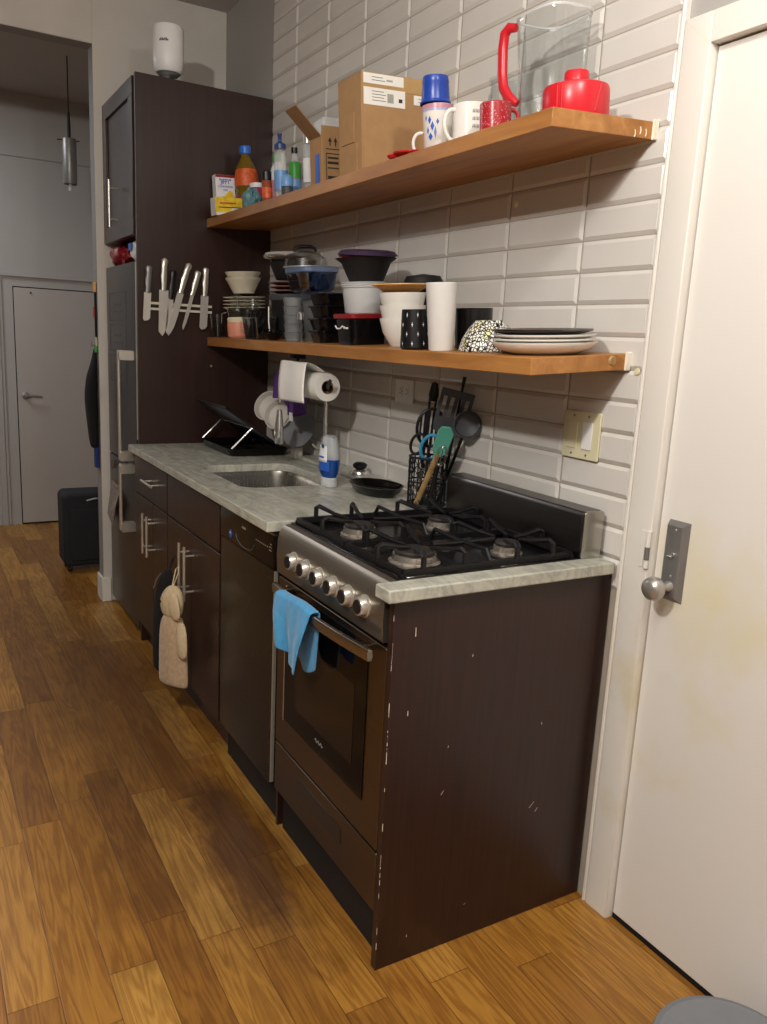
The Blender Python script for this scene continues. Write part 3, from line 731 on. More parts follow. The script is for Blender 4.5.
for i, (a, h) in enumerate(((-.34, .008), (-.25, .012), (-.15, .012), (-.05, .009), (.05, .013), (.15, .012), (.24, .008))):
    t0, t1 = ang + a * .9 - .035, ang + a * .9 + .03; R_ = .0646
    b.add([(R_ * math.cos(t0), R_ * math.sin(t0), .158), (R_ * math.cos(t1), R_ * math.sin(t1), .158), (R_ * math.cos(t1), R_ * math.sin(t1), .158 + h), (R_ * math.cos(t0), R_ * math.sin(t0), .158 + h * .8)], [(0, 1, 2, 3)])
b.build('printed_logo', 'ink', hb, smooth=0)

# things on the fridge top
def lumpy(name, m, loc, r, amp, seed, label=None, cat=None, sq=(1, 1, 1), parent=None, fr_=9):
    random.seed(seed); ph = [random.uniform(0, 6.28) for _ in range(6)]
    b = MB(); n, k = 28, 16; rings = []
    def rad(t, p): return r * (1 + amp * (math.sin(fr_ * t + ph[0]) * math.sin(3 * p + ph[1]) + .6 * math.sin(5 * t + ph[2] + 4 * p) + .4 * math.sin(13 * t + ph[3]) * math.sin(7 * p)))
    vs = []; 
    for j in range(k + 1):
        p = PI * j / k
        rr = []
        for i in range(n):
            t = 2 * PI * i / n; R_ = rad(t, p) if 0 < j < k else r
            rr.append(Vector((R_ * math.sin(p) * math.cos(t) * sq[0], R_ * math.sin(p) * math.sin(t) * sq[1], max(0, (r * sq[2] + R_ * math.cos(p) * sq[2]))) if True else 0))
        rings.append(rr)
    b.loft(rings)
    o = b.build(name, m, parent, smooth=50); o.location = loc
    if label: lab(o, label, cat)
    return o
lumpy('red_bag', 'dark_red', (-.535, 2.735, 1.6905), .056, .16, 4, 'crumpled dark red plastic bag on top of the fridge', 'bag', (1, 2.1, .9))
bw = lumpy('snack_bag', 'white_plastic', (-.535, 2.42, 1.6905), .045, .13, 9, 'crumpled white and blue snack bag on top of the fridge, nearest the panel', 'bag', (.9, 1.3, 1.15))
MB().box(-.046, -.041, -.01, .05, .055, .085).build('blue_print', 'label_blue', bw)

# ------------------------------------------------------------------ knife rail and knives
YP = 2.2385
kr = thing('knife_rail', 'pale twin bar magnetic rail screwed to the tall dark panel', 'knife rack', (-.42, YP, 1.51))
for z in (-.014, .010): MB().box(-.142, .142, -.014, -.0005, z - .005, z + .005).build('bar', 'cream_ceramic', kr)
MB().box(-.140, .140, -.006, -.0003, -.009, .005).build('backing', 'black_matte', kr)
def knife(idx, xt, zt, xb, zb, bl, wd, hm, bm_, label, notch=False, hook=False, w2=None):
    """handle end (xt,zt), blade tip (xb,zb), blade length fraction bl, blade width"""
    L = math.hypot(xt - xb, zt - zb); ang = math.atan2(xt - xb, zt - zb)
    o = thing('kitchen_knife', label, 'knife', (xb, YP - .0165, zb)); o.rotation_euler = (0, ang, 0)
    Lb = L * bl; W2 = wd / 2
    tip = [(-W2 * .1, 0), (W2 * .35, Lb * .08), (W2 * .8, Lb * .22), (W2, Lb * .45), (W2, Lb), (-W2 * .9, Lb), (-W2 * .9, Lb * .1)] if not w2 else [(-W2 * .5, 0), (W2 * .5, .004), (W2, Lb * .12), (W2, Lb), (-W2, Lb), (-W2, Lb * .06)]
    b = MB(); b.prism(tip, -.001, .001, 'y'); b.build('blade', bm_, o)
    b = MB(); hw = .0092
    pts = [(0, Lb - .002), (0.001, Lb + .02), (.0, Lb + (L - Lb) * .45), (.001, Lb + (L - Lb) * .75), (.004 if hook else .0, L - .008), (.009 if hook else 0, L)]
    b.tube([(x, 0, z) for x, z in pts], [hw * .62, hw * .68, hw * .85, hw * .75, hw * .92, hw * .6], 12, flat=1.75)
    b.build('handle', hm, o); return o
knife(0, -.553, 1.671, -.566, 1.444, .52, .030, 'pewter', 'blade', 'wide short blade knife, leftmost on the magnetic rail', w2=1)
knife(1, -.489, 1.705, -.496, 1.384, .60, .042, 'nickel', 'blade', 'broad chef knife with silver handle, second from left on the rail', hook=True)
knife(2, -.449, 1.660, -.476, 1.392, .56, .022, 'black_plastic', 'blade', 'black handled knife on the magnetic rail', )
knife(3, -.385, 1.694, -.472, 1.386, .60, .030, 'nickel', 'blade', 'long slanting slicing knife with silver handle, just right of the black handled one', hook=True)
D.objects['kitchen_knife.003'].location.y -= .004
knife(4, -.340, 1.667, -.408, 1.414, .60, .016, 'nickel', 'blade', 'slim slanting utility knife, second from right on the rail')
knife(5, -.306, 1.684, -.318, 1.420, .55, .034, 'nickel', 'blade', 'small santoku knife with dimpled blade, rightmost on the rail', w2=1)

# ------------------------------------------------------------------ shelves
def shelf(name, y0, y1, xf, zf, label):
    b = MB(); t_ = .037; zb = zf + .02
    vs = [(xf, y0, zf), (-.0022, y0, zb), (-.0022, y1, zb), (xf, y1, zf), (xf, y0, zf - t_), (-.0022, y0, zb - t_), (-.0022, y1, zb - t_), (xf, y1, zf - t_)]
    b.add(vs, [(0, 1, 2, 3), (7, 6, 5, 4), (0, 4, 5, 1), (1, 5, 6, 2), (2, 6, 7, 3), (3, 7, 4, 0)])
    o = lab(b.build(name, 'shelf_wood', bevel=.0015), label, 'shelf')
    b = MB(); b.rbox(-.014, -.0019, y0 - .007, y0 - .0003, zb - t_ - .002, zb + .004, r=.003, axis='x'); b.build('caulk_bead', 'caulk', o)
    b = MB(); b.tube([(-.005, y0 + .01, zb - t_ - .001), (-.005, y1 - .01, zb - t_ - .001)], .004, 6); b.build('caulk_line', 'wall_paint', o)
    return o
us = shelf('upper_shelf', .016, 2.2375, -.299, 1.889, 'upper orange wood plank shelf running along the tiled wall')
ls = shelf('lower_shelf', .022, 2.2375, -.294, 1.388, 'lower orange wood plank shelf running along the tiled wall')
b = MB()
for k, (x, z) in enumerate(((-.035, 1.882), (-.052, 1.884), (-.068, 1.876))):
    b.tube([(x + .004 * math.cos(t), .0155, z + .008 * math.sin(t)) for t in [i * .4 - 1.2 for i in range(7)]], .0012, 5)
b.build('scratch_marks', 'caulk', us)
MB().lathe([(0, 0), (.012, 0), (.009, .003), (0, .0035)], M4=Matrix.Translation((-.2945 + .24, .0219, 1.390)) @ Matrix.Rotation(PI / 2, 4, 'X')).build('wood_knot', 'handle_wood', ls)
MB().lathe([(0, 0), (.009, 0), (.007, .003), (0, .0035)], n=14, M4=Matrix.Translation((-.0018, -.008, 1.368)) @ RX).build('putty_blob', 'ivory', wr)

# wall plates
sw = thing('light_switch', 'ivory double rocker switch plate on the tiles above the stove', 'switch', (-.002, .148, 1.202))
b = MB(); b.rbox(-.006, -.0002, -.064, .064, -.0595, .0595, r=.005, axis='x'); b.build('plate', 'ivory', sw, bevel=.002)
for y, m_ in ((.028, 'ivory'), (-.024, 'white_plastic')):
    o = MB().rbox(-.009, -.0061, y - .0165, y + .0165, -.034, .034, r=.002, axis='x').build('rocker', m_, sw, bevel=.001)
b = MB()
for y in (.028, -.024):
    for z in (.048, -.048): b.lathe([(0, 0), (.0032, 0), (.0025, .0012), (0, .0015)], n=10, M4=Matrix.Translation((-.0062, y, z)) @ RX)
b.build('screws', 'pewter', sw)
ol = thing('wall_outlet', 'white duplex wall outlet on the tiles under the lower shelf', 'outlet', (-.002, 1.006, 1.246))
b = MB(); b.rbox(-.006, -.0002, -.057, .057, -.040, .040, r=.005, axis='x'); b.build('plate', 'white_plastic', ol, bevel=.002)
b = MB()
for y in (.02, -.02):
    b.rbox(-.0078, -.0061, y - .014, y + .014, -.017, .017, r=.006, axis='x')
op = b.build('sockets', 'white_plastic', ol)
b = MB()
for y in (.02, -.02):
    for z in (-.007, .007): b.box(-.0085, -.0079, y - .004, y + .004, z - .0012, z + .0012)
    b.box(-.0085, -.0079, y - .010, y - .007, -.002, .002)
b.build('slots', 'ink', op)
# small screw hook on the tiles
b = MB(); b.lathe([(0, 0), (.009, 0), (.009, .001), (.003, .002), (.003, .006), (0, .006)], n=14, M4=Matrix.Translation((-.0016, .486, 1.790)) @ RX)
lab(b.build('wall_screw', 'caulk'), 'small white screw plug on the tiles below the upper shelf', 'screw')
b = MB(); b.lathe([(0, 0), (.005, 0), (.004, .003), (0, .004)], n=12, M4=Matrix.Translation((-.275, YP + .0002, 1.262)) @ Matrix.Rotation(PI / 2, 4, 'X'))
b.build('screw_cap', 'nickel', tp)
# ==OBJECTS==
# ------------------------------------------------------------------ upper shelf, far to near
def put(nm, label, cat, x, y, which, rotz=0, dz=0, group=None):
    o = thing(nm, label, cat, group=group); return on_shelf(o, x, y, which, rotz, dz)
def carton(o, w_, d_, h, m='cardboard', name='carton', bevel=.001):
    return MB().box(-d_ / 2, d_ / 2, -w_ / 2, w_ / 2, 0, h).build(name, m, o, bevel=bevel)
# low yellow and white box; the printed sides look along the shelf
o = put('food_box', 'small yellow and white food box lying at the far end of the upper shelf', 'box', -.250, 2.112, 'u', 0)
bx = MB().box(-.060, .060, -.028, .028, 0, .072).build('carton', 'mix_yellow', o, bevel=.001)
b = MB(); b.use('white_label'); b.box(-.0606, -.0602, -.029, .029, .001, .071); b.box(-.058, .058, -.0308, -.0302, .001, .012); b.box(.01, .058, -.0308, -.0302, .012, .030); b.use('orange_label'); b.box(-.04, .03, -.0310, -.0303, .046, .052); b.use('ink'); b.box(-.045, .050, -.0312, -.0304, .031, .034); b.build('print', None, bx, smooth=0)
o = put('muffin_mix_box', 'white and yellow corn muffin mix carton with red top edge, behind the small yellow box', 'box', -.228, 2.200, 'u', 0)
bx = MB().box(-.043, .043, -.022, .022, 0, .175).build('carton', 'white_label', o, bevel=.001)
Yf = -.0226
b = MB(); b.use('dark_red'); b.box(-.0425, .0425, Yf, -.0222, .164, .1745); b.use('mix_yellow'); b.box(-.0425, .0425, Yf, -.0222, .001, .06)
b.use('yellow')
for (xx, zz_, rr) in ((.016, .085, .020), (-.006, .068, .022), (.026, .060, .014), (-.022, .05, .016), (.02, .1, .012)): b.lathe([(0, 0), (rr, 0), (rr * .8, .0012), (0, .0014)], n=16, M4=Matrix.Translation((xx, Yf, zz_)) @ Matrix.Rotation(PI / 2, 4, 'X'))
b.build('print', None, bx, smooth=0)
vtxt('"JIFFY"', .027, 'lettering', 'label_blue', bx, face_my(0, Yf - .0003, .147), bold=True, sx=.72)
vtxt('CORN MUFFIN', .012, 'lettering', 'label_blue', bx, face_my(0, Yf - .0003, .127), sx=.8)
vtxt('MIX', .012, 'lettering', 'label_blue', bx, face_my(0, Yf - .0003, .113))
def bottle(o, prof, m, name='bottle', n=24, **k): return MB().lathe(prof, n=n, **k).build(name, m, o)
# cooking oil
o = put('oil_bottle', 'large clear bottle of golden oil with bright blue cap and orange label', 'bottle', -.150, 2.130, 'u')
bt = bottle(o, [(0, 0), (.048, 0), (.050, .01), (.050, .09), (.045, .105), (.050, .12), (.050, .165), (.042, .20), (.022, .235), (.017, .245), (.017, .262), (0, .262)], 'oil')
bottle(bt, [(.0508, .125), (.0508, .163), (.0445, .193)], 'orange_label', 'upper_label'); bottle(bt, [(.0508, .02), (.0508, .085)], 'crimson_label', 'label')
bottle(o, [(0, .255), (.023, .255), (.024, .262), (.023, .283), (.018, .288), (0, .288)], 'cap_blue', 'cap')
# bag
random.seed(2)
o = lumpy('plastic_bag', 'frost_bag', (0, 0, 0), .040, .2, 21, 'crumpled teal and clear plastic bag of snacks near the front edge of the upper shelf', 'bag', (.8, 1.25, 1.0)); on_shelf(o, -.225, 1.89, 'u')
# white bottle w green cap
o = put('green_cap_bottle', 'pale bottle with a green cap and pink label, far end of the upper shelf', 'bottle', -.055, 2.015, 'u')
bt = bottle(o, [(0, 0), (.030, 0), (.032, .006), (.032, .17), (.024, .195), (.016, .205), (.016, .212), (0, .212)], 'white_label'); bottle(bt, [(.0326, .04), (.0326, .14)], 'pink_band', 'label')
bottle(o, [(0, .213), (.021, .213), (.021, .238), (.018, .240), (0, .240)], 'green_cap', 'cap')
o = put('dark_red_jar', 'squat jar with purple red label between the oil bottle and the spice shaker', 'jar', -.165, 1.975, 'u')
bottle(o, [(0, 0), (.030, 0), (.032, .005), (.032, .09), (.028, .10), (0, .10)], 'crimson_label', 'jar_body'); bottle(o, [(0, .1005), (.030, .1005), (.030, .118), (0, .120)], 'white_label', 'lid')
o = put('white_cone_bottle', 'white pointed nozzle bottle behind the spice shaker', 'bottle', -.065, 1.93, 'u')
bottle(o, [(0, 0), (.024, 0), (.025, .005), (.025, .14), (.020, .155), (0, .155)], 'white_ceramic'); bottle(o, [(0, .156), (.017, .156), (.008, .225), (.004, .240), (0, .241)], 'cream_ceramic', 'nozzle')
# spice
o = put('spice_shaker', 'reddish brown spice shaker with black cap on the upper shelf', 'spice jar', -.235, 1.70, 'u')
bottle(o, [(0, 0), (.019, 0), (.0195, .004), (.0195, .082), (.017, .088), (0, .088)], 'spice', 'jar_body'); bottle(o, [(0, .0885), (.0195, .0885), (.0195, .118), (.017, .121), (0, .121)], 'black_plastic', 'cap')
MB().lathe([(.0198, .025), (.0198, .062)], n=24).build('label', 'orange_label', o)
# sport bottle
o = put('squeeze_bottle', 'clear squeeze bottle with dark blue sport cap on the upper shelf', 'bottle', -.19, 1.665, 'u')
bt = bottle(o, [(0, 0), (.024, 0), (.026, .008), (.0255, .14), (.026, .165), (.021, .185), (.013, .192), (.013, .196), (0, .196)], 'bottle_clear')
bottle(bt, [(.0263, .05), (.0263, .12)], 'sky_label', 'label'); bottle(o, [(0, .1962), (.022, .1962), (.022, .212), (.012, .218), (.007, .222), (.007, .240), (.009, .243), (.008, .250), (0, .251)], 'lid_blue', 'cap')
o = put('green_label_bottle', 'small bottle with bright green label and dark cap, beside the squeeze bottle', 'bottle', -.15, 1.625, 'u')
bt = bottle(o, [(0, 0), (.021, 0), (.022, .005), (.022, .135), (.012, .165), (.010, .178), (0, .178)], 'bottle_clear'); bottle(bt, [(.0225, .09), (.0225, .135), (.0185, .148)], 'green_label', 'label'); bottle(bt, [(.0225, .035), (.0225, .085)], 'sky_label', 'lower_label')
bottle(o, [(0, .1785), (.012, .1785), (.012, .198), (0, .199)], 'black_plastic', 'cap')
o = put('blue_round_bottle', 'small dark bottle with sky blue top in front of the green labelled one', 'bottle', -.235, 1.51, 'u')
bottle(o, [(0, 0), (.020, 0), (.021, .004), (.021, .040), (0, .041)], 'grey_dark'); bottle(o, [(0, .042), (.021, .042), (.022, .06), (.016, .078), (.006, .085), (0, .086)], 'sky_label', 'top')
o = put('tall_clear_bottle', 'tall narrow clear bottle with silver top just left of the open carton', 'bottle', -.18, 1.445, 'u')
bottle(o, [(0, 0), (.017, 0), (.018, .004), (.018, .165), (.013, .18), (0, .18)], 'bottle_clear'); bottle(o, [(0, .1805), (.014, .1805), (.014, .212), (0, .213)], 'nickel', 'cap')
MB().lathe([(.0183, .05), (.0183, .13)], n=20).build('label', 'white_label', o)

# open cardboard carton (small)
o = put('open_carton', 'narrow open cardboard carton with raised flap and two arrow marks', 'box', -.212, 1.225, 'u', 0)
b = MB(); t_ = .003; W_, D_, H_ = .085, .085, .185
b.box(-D_ / 2, -D_ / 2 + t_, -W_ / 2, W_ / 2, 0, H_ - .03); b.box(D_ / 2 - t_, D_ / 2, -W_ / 2, W_ / 2, 0, H_); b.box(-D_ / 2 + t_, D_ / 2 - t_, -W_ / 2, -W_ / 2 + t_, 0, H_); b.box(-D_ / 2 + t_, D_ / 2 - t_, W_ / 2 - t_, W_ / 2, 0, H_); b.box(-D_ / 2 + t_, D_ / 2 - t_, -W_ / 2 + t_, W_ / 2 - t_, 0, t_)
cb = b.build('carton', 'cardboard', o)
fm = Matrix.Translation((-D_ / 2, 0, H_ - .03)) @ Matrix.Rotation(-.80, 4, 'Y')
b = MB(); b.box(-t_, 0, -W_ / 2, W_ / 2, 0, .115, M4=fm); b.build('flap', 'cardboard_side', o)
b = MB(); b.box(-D_ / 2 + .010, D_ / 2 - .004, -W_ / 2 + .004, W_ / 2 - .010, H_ - .05, H_ + .028); b.build('plastic_wrap', 'film', o, bevel=.008)
b = MB(); Y_ = -W_ / 2 - .0004
for xx in (-.010, .010):
    b.box(xx - .002, xx + .002, Y_, Y_ + .0003, .125, .141); b.add([(xx - .007, Y_, .138), (xx + .007, Y_, .138), (xx, Y_, .152)], [(0, 1, 2)])
b.box(-.026, .026, Y_, Y_ + .0003, .114, .117)
for (a, c, d, e) in ((-.026, .026, .010, .013), (-.026, .026, .100, .103), (-.026, -.0235, .010, .103), (.0235, .026, .010, .103), (-.020, .020, .086, .092), (-.020, .020, .070, .078), (-.020, .020, .056, .060), (-.020, .020, .024, .034)): b.box(a, c, Y_, Y_ + .0003, d, e)
b.build('printed_marks', 'ink', cb, smooth=0)
b = MB(); b.box(-D_ / 2 - .004, -D_ / 2 - .0005, -.028, -.004, .0, .10); b.build('blue_strip', 'label_blue', o)
o = put('dark_cap_bottle', 'black bottle cap peeking over between the two cardboard boxes', 'bottle', -.060, 1.225, 'u')
bottle(o, [(0, 0), (.024, 0), (.025, .005), (.025, .18), (.014, .205), (.014, .215), (0, .215)], 'grey_dark'); bottle(o, [(0, .2155), (.017, .2155), (.017, .245), (0, .246)], 'black_plastic', 'cap')
# large cardboard box
o = put('shipping_box', 'large brown cardboard shipping box with white labels on the upper shelf', 'box', -.148, .935, 'u', 0)
W_, D_, H_ = .145, .262, .266
b = MB(); t_ = .004
b.box(-D_ / 2, -D_ / 2 + t_, -W_ / 2, W_ / 2, 0, H_); b.box(D_ / 2 - t_, D_ / 2, -W_ / 2, W_ / 2, 0, H_); b.box(-D_ / 2 + t_, D_ / 2 - t_, -W_ / 2, -W_ / 2 + t_, 0, H_); b.box(-D_ / 2 + t_, D_ / 2 - t_, W_ / 2 - t_, W_ / 2, 0, H_); b.box(-D_ / 2, D_ / 2, -W_ / 2, W_ / 2, 0, t_); b.box(-D_ / 2, D_ / 2, -W_ / 2, W_ / 2, H_ - t_, H_)
cb = b.build('carton', 'cardboard', o, bevel=.0015)
Y_ = -W_ / 2
b = MB(); b.box(-.128, .130, Y_ - .0008, Y_ - .0002, H_ - .042, H_ - .001); b.build('packing_tape', 'tape', cb, smooth=0)
for (a, c, d, e) in ((-.124, .015, H_ - .086, H_ - .040), (-.124, .010, H_ - .030, H_ - .003), (.045, .125, H_ - .072, H_ - .046)):
    lb = MB().box(a, c, Y_ - .0014, Y_ - .0009, d, e).build('shipping_label', 'paper', cb, smooth=0)
    b = MB(); q = (c - a)
    for k in range(4 if e - d > .04 else 2): b.box(a + q * .2, a + q * (.48 + .05 * (k % 2)), Y_ - .0018, Y_ - .0015, e - .010 - k * .008, e - .0085 - k * .008)
    for k in range(7): b.box(a + q * .57 + k * .003, a + q * .57 + k * .003 + .0014, Y_ - .0018, Y_ - .0015, d + .010, e - .012)
    if e - d > .04: b.box(c - .022, c - .010, Y_ - .0018, Y_ - .0015, d + .014, d + .024)
    b.build('print', 'ink', lb, smooth=0)
b = MB(); b.box(-D_ / 2 - .003, -D_ / 2 - .0005, -.03, .05, .085, .165); b.box(-D_ / 2 - .003, -D_ / 2 - .0005, -.045, .03, .004, .082); b.build('side_patch', 'cardboard', cb, smooth=0)

# red rubber holder on the edge
o = put('red_spoon_rest', 'red silicone flower shaped rest lying on the shelf edge in front of the cardboard box', 'spoon rest', -.268, .635, 'u', .2)
b = MB(); b.lathe([(0, .004), (.022, .005), (.034, .010), (.036, .014), (.032, .015), (.020, .009), (0, .008)], sx=1, sy=1); b.lathe([(0, .002), (.018, .003), (.024, .009), (.02, .012), (0, .008)], c=(-.005, -.045, 0)); b.lathe([(0, .002), (.016, .003), (.021, .009), (.018, .012), (0, .008)], c=(-.01, .036, 0)); b.build('petals', 'red_plastic', o)
def mug(o, R, H, m, n=36, handle=None, hm=None, taper=1.0, foot=.9, T=.0035):
    b = MB(); b.lathe([(0, 0), (R * foot * taper, 0), (R * taper, .005), (R, H - .002), (R - T * .5, H), (R - T, H - .002), (R * taper - T, .008), (0, .007)], n=n)
    c = b.build('cup_body', m, o)
    if handle:
        a, hw, z0, z1, r = handle; d = Vector((math.cos(a), math.sin(a), 0)); z0 *= H; z1 *= H
        pts = [d * (R - .002) + Vector((0, 0, z1)), d * (R + hw * .7) + Vector((0, 0, z1 + .002)), d * (R + hw) + Vector((0, 0, z1 - (z1 - z0) * .3)), d * (R + hw * .85) + Vector((0, 0, z0 + (z1 - z0) * .3)), d * (R - .003) + Vector((0, 0, z0))]
        # smooth
        def bez(P, t):
            P = [p.copy() for p in P]
            while len(P) > 1: P = [P[i].lerp(P[i + 1], t) for i in range(len(P) - 1)]
            return P[0]
        pts2 = [d * (R - .002) + Vector((0, 0, z1)), d * (R + hw * 1.5) + Vector((0, 0, z1 + .008)), d * (R + hw * 1.45) + Vector((0, 0, z0 + .0)), d * (R - .003) + Vector((0, 0, z0))]
        hb_ = MB(); hb_.tube([bez(pts2, k / 12) for k in range(13)], r, 10, flat=1.0); hb_.build('handle', hm or m, o)
    return c
# mugs
o = put('decorated_mug', 'pale mug with lavender side, pink rim band and blue floral print, under the blue cup', 'mug', -.20, .585, 'u')
c = mug(o, .042, .125, 'white_ceramic', handle=(PI * .80, .022, .02, .48, .0045), taper=.86)
MB().lathe([(.0422, .113), (.0424, .124)], n=36).build('rim_band', 'pink_band', c); MB().lathe([(.0421, .108), (.0422, .1128)], n=36).build('rim_band', 'lavender', c)
b = MB()
for (a, zz, w_, h_) in ((3.55, .085, .010, .02), (3.75, .07, .012, .024), (3.6, .045, .014, .02), (3.4, .06, .007, .02), (3.95, .055, .008, .03), (4.1, .08, .009, .015), (3.25, .09, .006, .016)):
    rr = .042 * (.86 + .14 * zz / .125) + .0006
    b.add([(rr * math.cos(a + s_ * w_ / .084), rr * math.sin(a + s_ * w_ / .084), zz + q) for s_, q in ((0, -h_ / 2), (1, 0), (0, h_ / 2), (-1, 0))], [(0, 1, 2, 3)])
b.build('floral_print', 'label_blue', c, smooth=0)
o = put('blue_cup', 'dark blue plastic cup stacked upside down on the decorated mug', 'cup', -.20 - math.sin(TILT) * .126, .585, 'u', dz=.126)
o.location.z = shelf_z(-.20, 'u') + .126 * math.cos(TILT) + .001
b = MB(); b.lathe([(.0405, 0), (.0405, .004), (.037, .008), (.034, .05), (.035, .053), (.0325, .066), (0, .067)]); b.build('cup_body', 'blue_plastic', o, solid=.0015)
o = put('white_mug', 'cream white mug with black lettering and its handle turned left, upper shelf', 'mug', -.20, .440, 'u')
c = mug(o, .044, .098, 'white_ceramic', handle=(PI * .94, .024, .12, .86, .0055), taper=.97)
b = MB()
for r_ in range(3):
    for k in range(5):
        a = 4.22 + k * .085; zz = .072 - r_ * .017; rr = .0442 * (.97 + .03 * zz / .098) 
        b.add([(rr * math.cos(a), rr * math.sin(a), zz), (rr * math.cos(a + .05), rr * math.sin(a + .05), zz), (rr * math.cos(a + .055), rr * math.sin(a + .055), zz + .009), (rr * math.cos(a + .02), rr * math.sin(a + .02), zz + .007)], [(0, 1, 2, 3)])
b.build('print', 'ink', c, smooth=0)
o = put('red_mug', 'small speckled red mug at the front of the upper shelf, handle to the right', 'mug', -.228, .300, 'u')
mug(o, .037, .070, 'redspeckle', handle=(-.42, .016, .25, .8, .005), taper=1.0)
o = put('glass_jar', 'clear ribbed glass jar behind the red mug on the upper shelf', 'jar', -.105, .425, 'u')
b = MB(); b.lathe([(0, 0), (.038, 0), (.041, .006), (.041, .128), (.036, .138), (.036, .150), (.039, .152), (.039, .166), (.034, .168), (.034, .138), (.038, .126), (.038, .010), (0, .006)], n=40); b.build('jar_body', 'glass', o)
b = MB(); 
for k in range(12):
    a = 2 * PI * k / 12; b.tube([(.0415 * math.cos(a), .0415 * math.sin(a), .01), (.0415 * math.cos(a), .0415 * math.sin(a), .125)], .0012, 5)
b.build('ribs', 'glass', o)
# food processor: red base upside down lid + clear jug
o = put('food_processor', 'bright red food processor base with raised collar at the near end of the upper shelf', 'food processor', -.165, .098, 'u')
b = MB(); b.lathe([(0, 0), (.070, 0), (.072, .004), (.0715, .058), (.069, .066), (.060, .070), (0, .070)], n=48); bs = b.build('base', 'red_plastic', o)
b = MB(); b.lathe([(0, .0705), (.028, .0705), (.026, .096), (.024, .099), (0, .099)], n=24); b.build('collar', 'red_plastic', o)
b = MB()
for k, a in enumerate((3.4, 3.55, 4.55)):
    b.tube([(.0722 * math.cos(a), .0722 * math.sin(a), .006), (.0722 * math.cos(a + (.2 if k == 2 else 0)), .0722 * math.sin(a + (.2 if k == 2 else 0)), .060)], .0022, 6)
b.build('ridges', 'red_plastic', bs)
# jug stands behind/left of the base, rim upward
jg = put('plastic_jug', 'large clear plastic jug with long red handle behind the red base, upper shelf', 'jug', -.093, .262, 'u')
b = MB()
def jr(r0, z, sq=.86):
    r0 *= .90; z *= 1.10
    return [Vector((r0 * sq * math.copysign(abs(math.cos(t)) ** .62, math.cos(t)), r0 * math.copysign(abs(math.sin(t)) ** .62, math.sin(t)), z)) for t in [2 * PI * k / 40 for k in range(40)]]
b.loft([jr(.072, .0), jr(.076, .012), jr(.080, .10), jr(.089, .225), jr(.0905, .228), jr(.0905, .238), jr(.088, .238)], cap0=True, cap1=False)
jb = b.build('jug_body', 'glass_clear', jg)
b = MB(); b.loft([jr(.0915, .236), jr(.0925, .238), jr(.0925, .241), jr(.0905, .242), jr(.087, .241), jr(.087, .238)], cap0=False, cap1=False); b.build('rim', 'film', jb)
b = MB(); b.tube([(-.022, .070, .030), (-.026, .080, .245)], .007, 10); b.tube([(-.040, .066, .05), (-.044, .076, .245)], .003, 8); b.build('spout_column', 'glass', jb)
b = MB()
hp_ = [(-.050, .076, .252), (-.054, .098, .257), (-.056, .112, .247), (-.057, .117, .215), (-.057, .117, .160), (-.056, .113, .130), (-.054, .098, .108), (-.050, .082, .094), (-.046, .070, .086)]
b.tube(hp_, [.008, .010, .011, .011, .011, .011, .011, .010, .007], 12, flat=1.2); b.build('handle', 'red_plastic', jg)

# ------------------------------------------------------------------ lower shelf, far to near
S = 'l'
o = put('glass_tumbler', 'small clear glass tumbler against the dark panel on the lower shelf', 'glass', -.262, 2.185, S)
b = MB(); b.lathe([(0, 0), (.024, 0), (.030, .098), (.0275, .098), (.022, .008), (0, .007)], n=28); b.build('cup_body', 'glass', o)
b = MB()
for k in range(10): b.tube([(.0245 * math.cos(k * .628), .0245 * math.sin(k * .628), .006), (.029 * math.cos(k * .628), .029 * math.sin(k * .628), .085)], .0012, 5)
b.build('flutes', 'glass', o)
# stack of small plates then bowls
g1 = 'small cream plates stacked on the lower shelf'
def plate_mb(R, H, T=.003, foot=.6): 
    b = MB(); b.lathe([(0, .002), (R * foot, .002), (R * foot, 0), (R * foot + .004, 0), (R * foot + .006, .003), (R * .93, H * .75), (R, H - T * .5), (R - .001, H + T * .4), (R * .9, H * .75 + T), (R * foot, T + .002), (0, T + .002)], n=44); return b
# clear rectangular tub under it
o = put('dark_bowl', 'wide dark bowl supporting the stack of cream plates by the panel', 'bowl', -.150, 2.138, S)
b = MB(); b.lathe([(0, 0), (.045, 0), (.047, .006), (.070, .095), (.072, .112), (.068, .112), (.045, .010), (0, .008)], n=40); b.build('bowl_body', 'black_matte', o)
zz = .116
for k in range(4):
    o = put('small_plate', 'thin cream plate in the stack of four beneath the cream bowls by the panel', 'plate', -.150, 2.138, S, dz=zz, group=g1); plate_mb(.092, .010).build('plate_body', 'cream_ceramic', o); zz += .0145
g2 = 'cream bowls nested on the cream plates'
lb2 = ['top cream bowl of the nested stack beside the dark panel', 'lower cream bowl of the nested stack beside the dark panel']
for k in range(2):
    o = put('cream_bowl', lb2[1 - k], 'bowl', -.150, 2.138, S, dz=zz + .012 + k * .024, group=g2)
    b = MB(); b.lathe([(0, 0), (.046, 0), (.047, .004), (.070, .050), (.076, .060), (.077, .066), (.073, .066), (.068, .056), (.044, .006), (0, .005)], n=40); b.build('bowl_body', 'cream_ceramic', o)
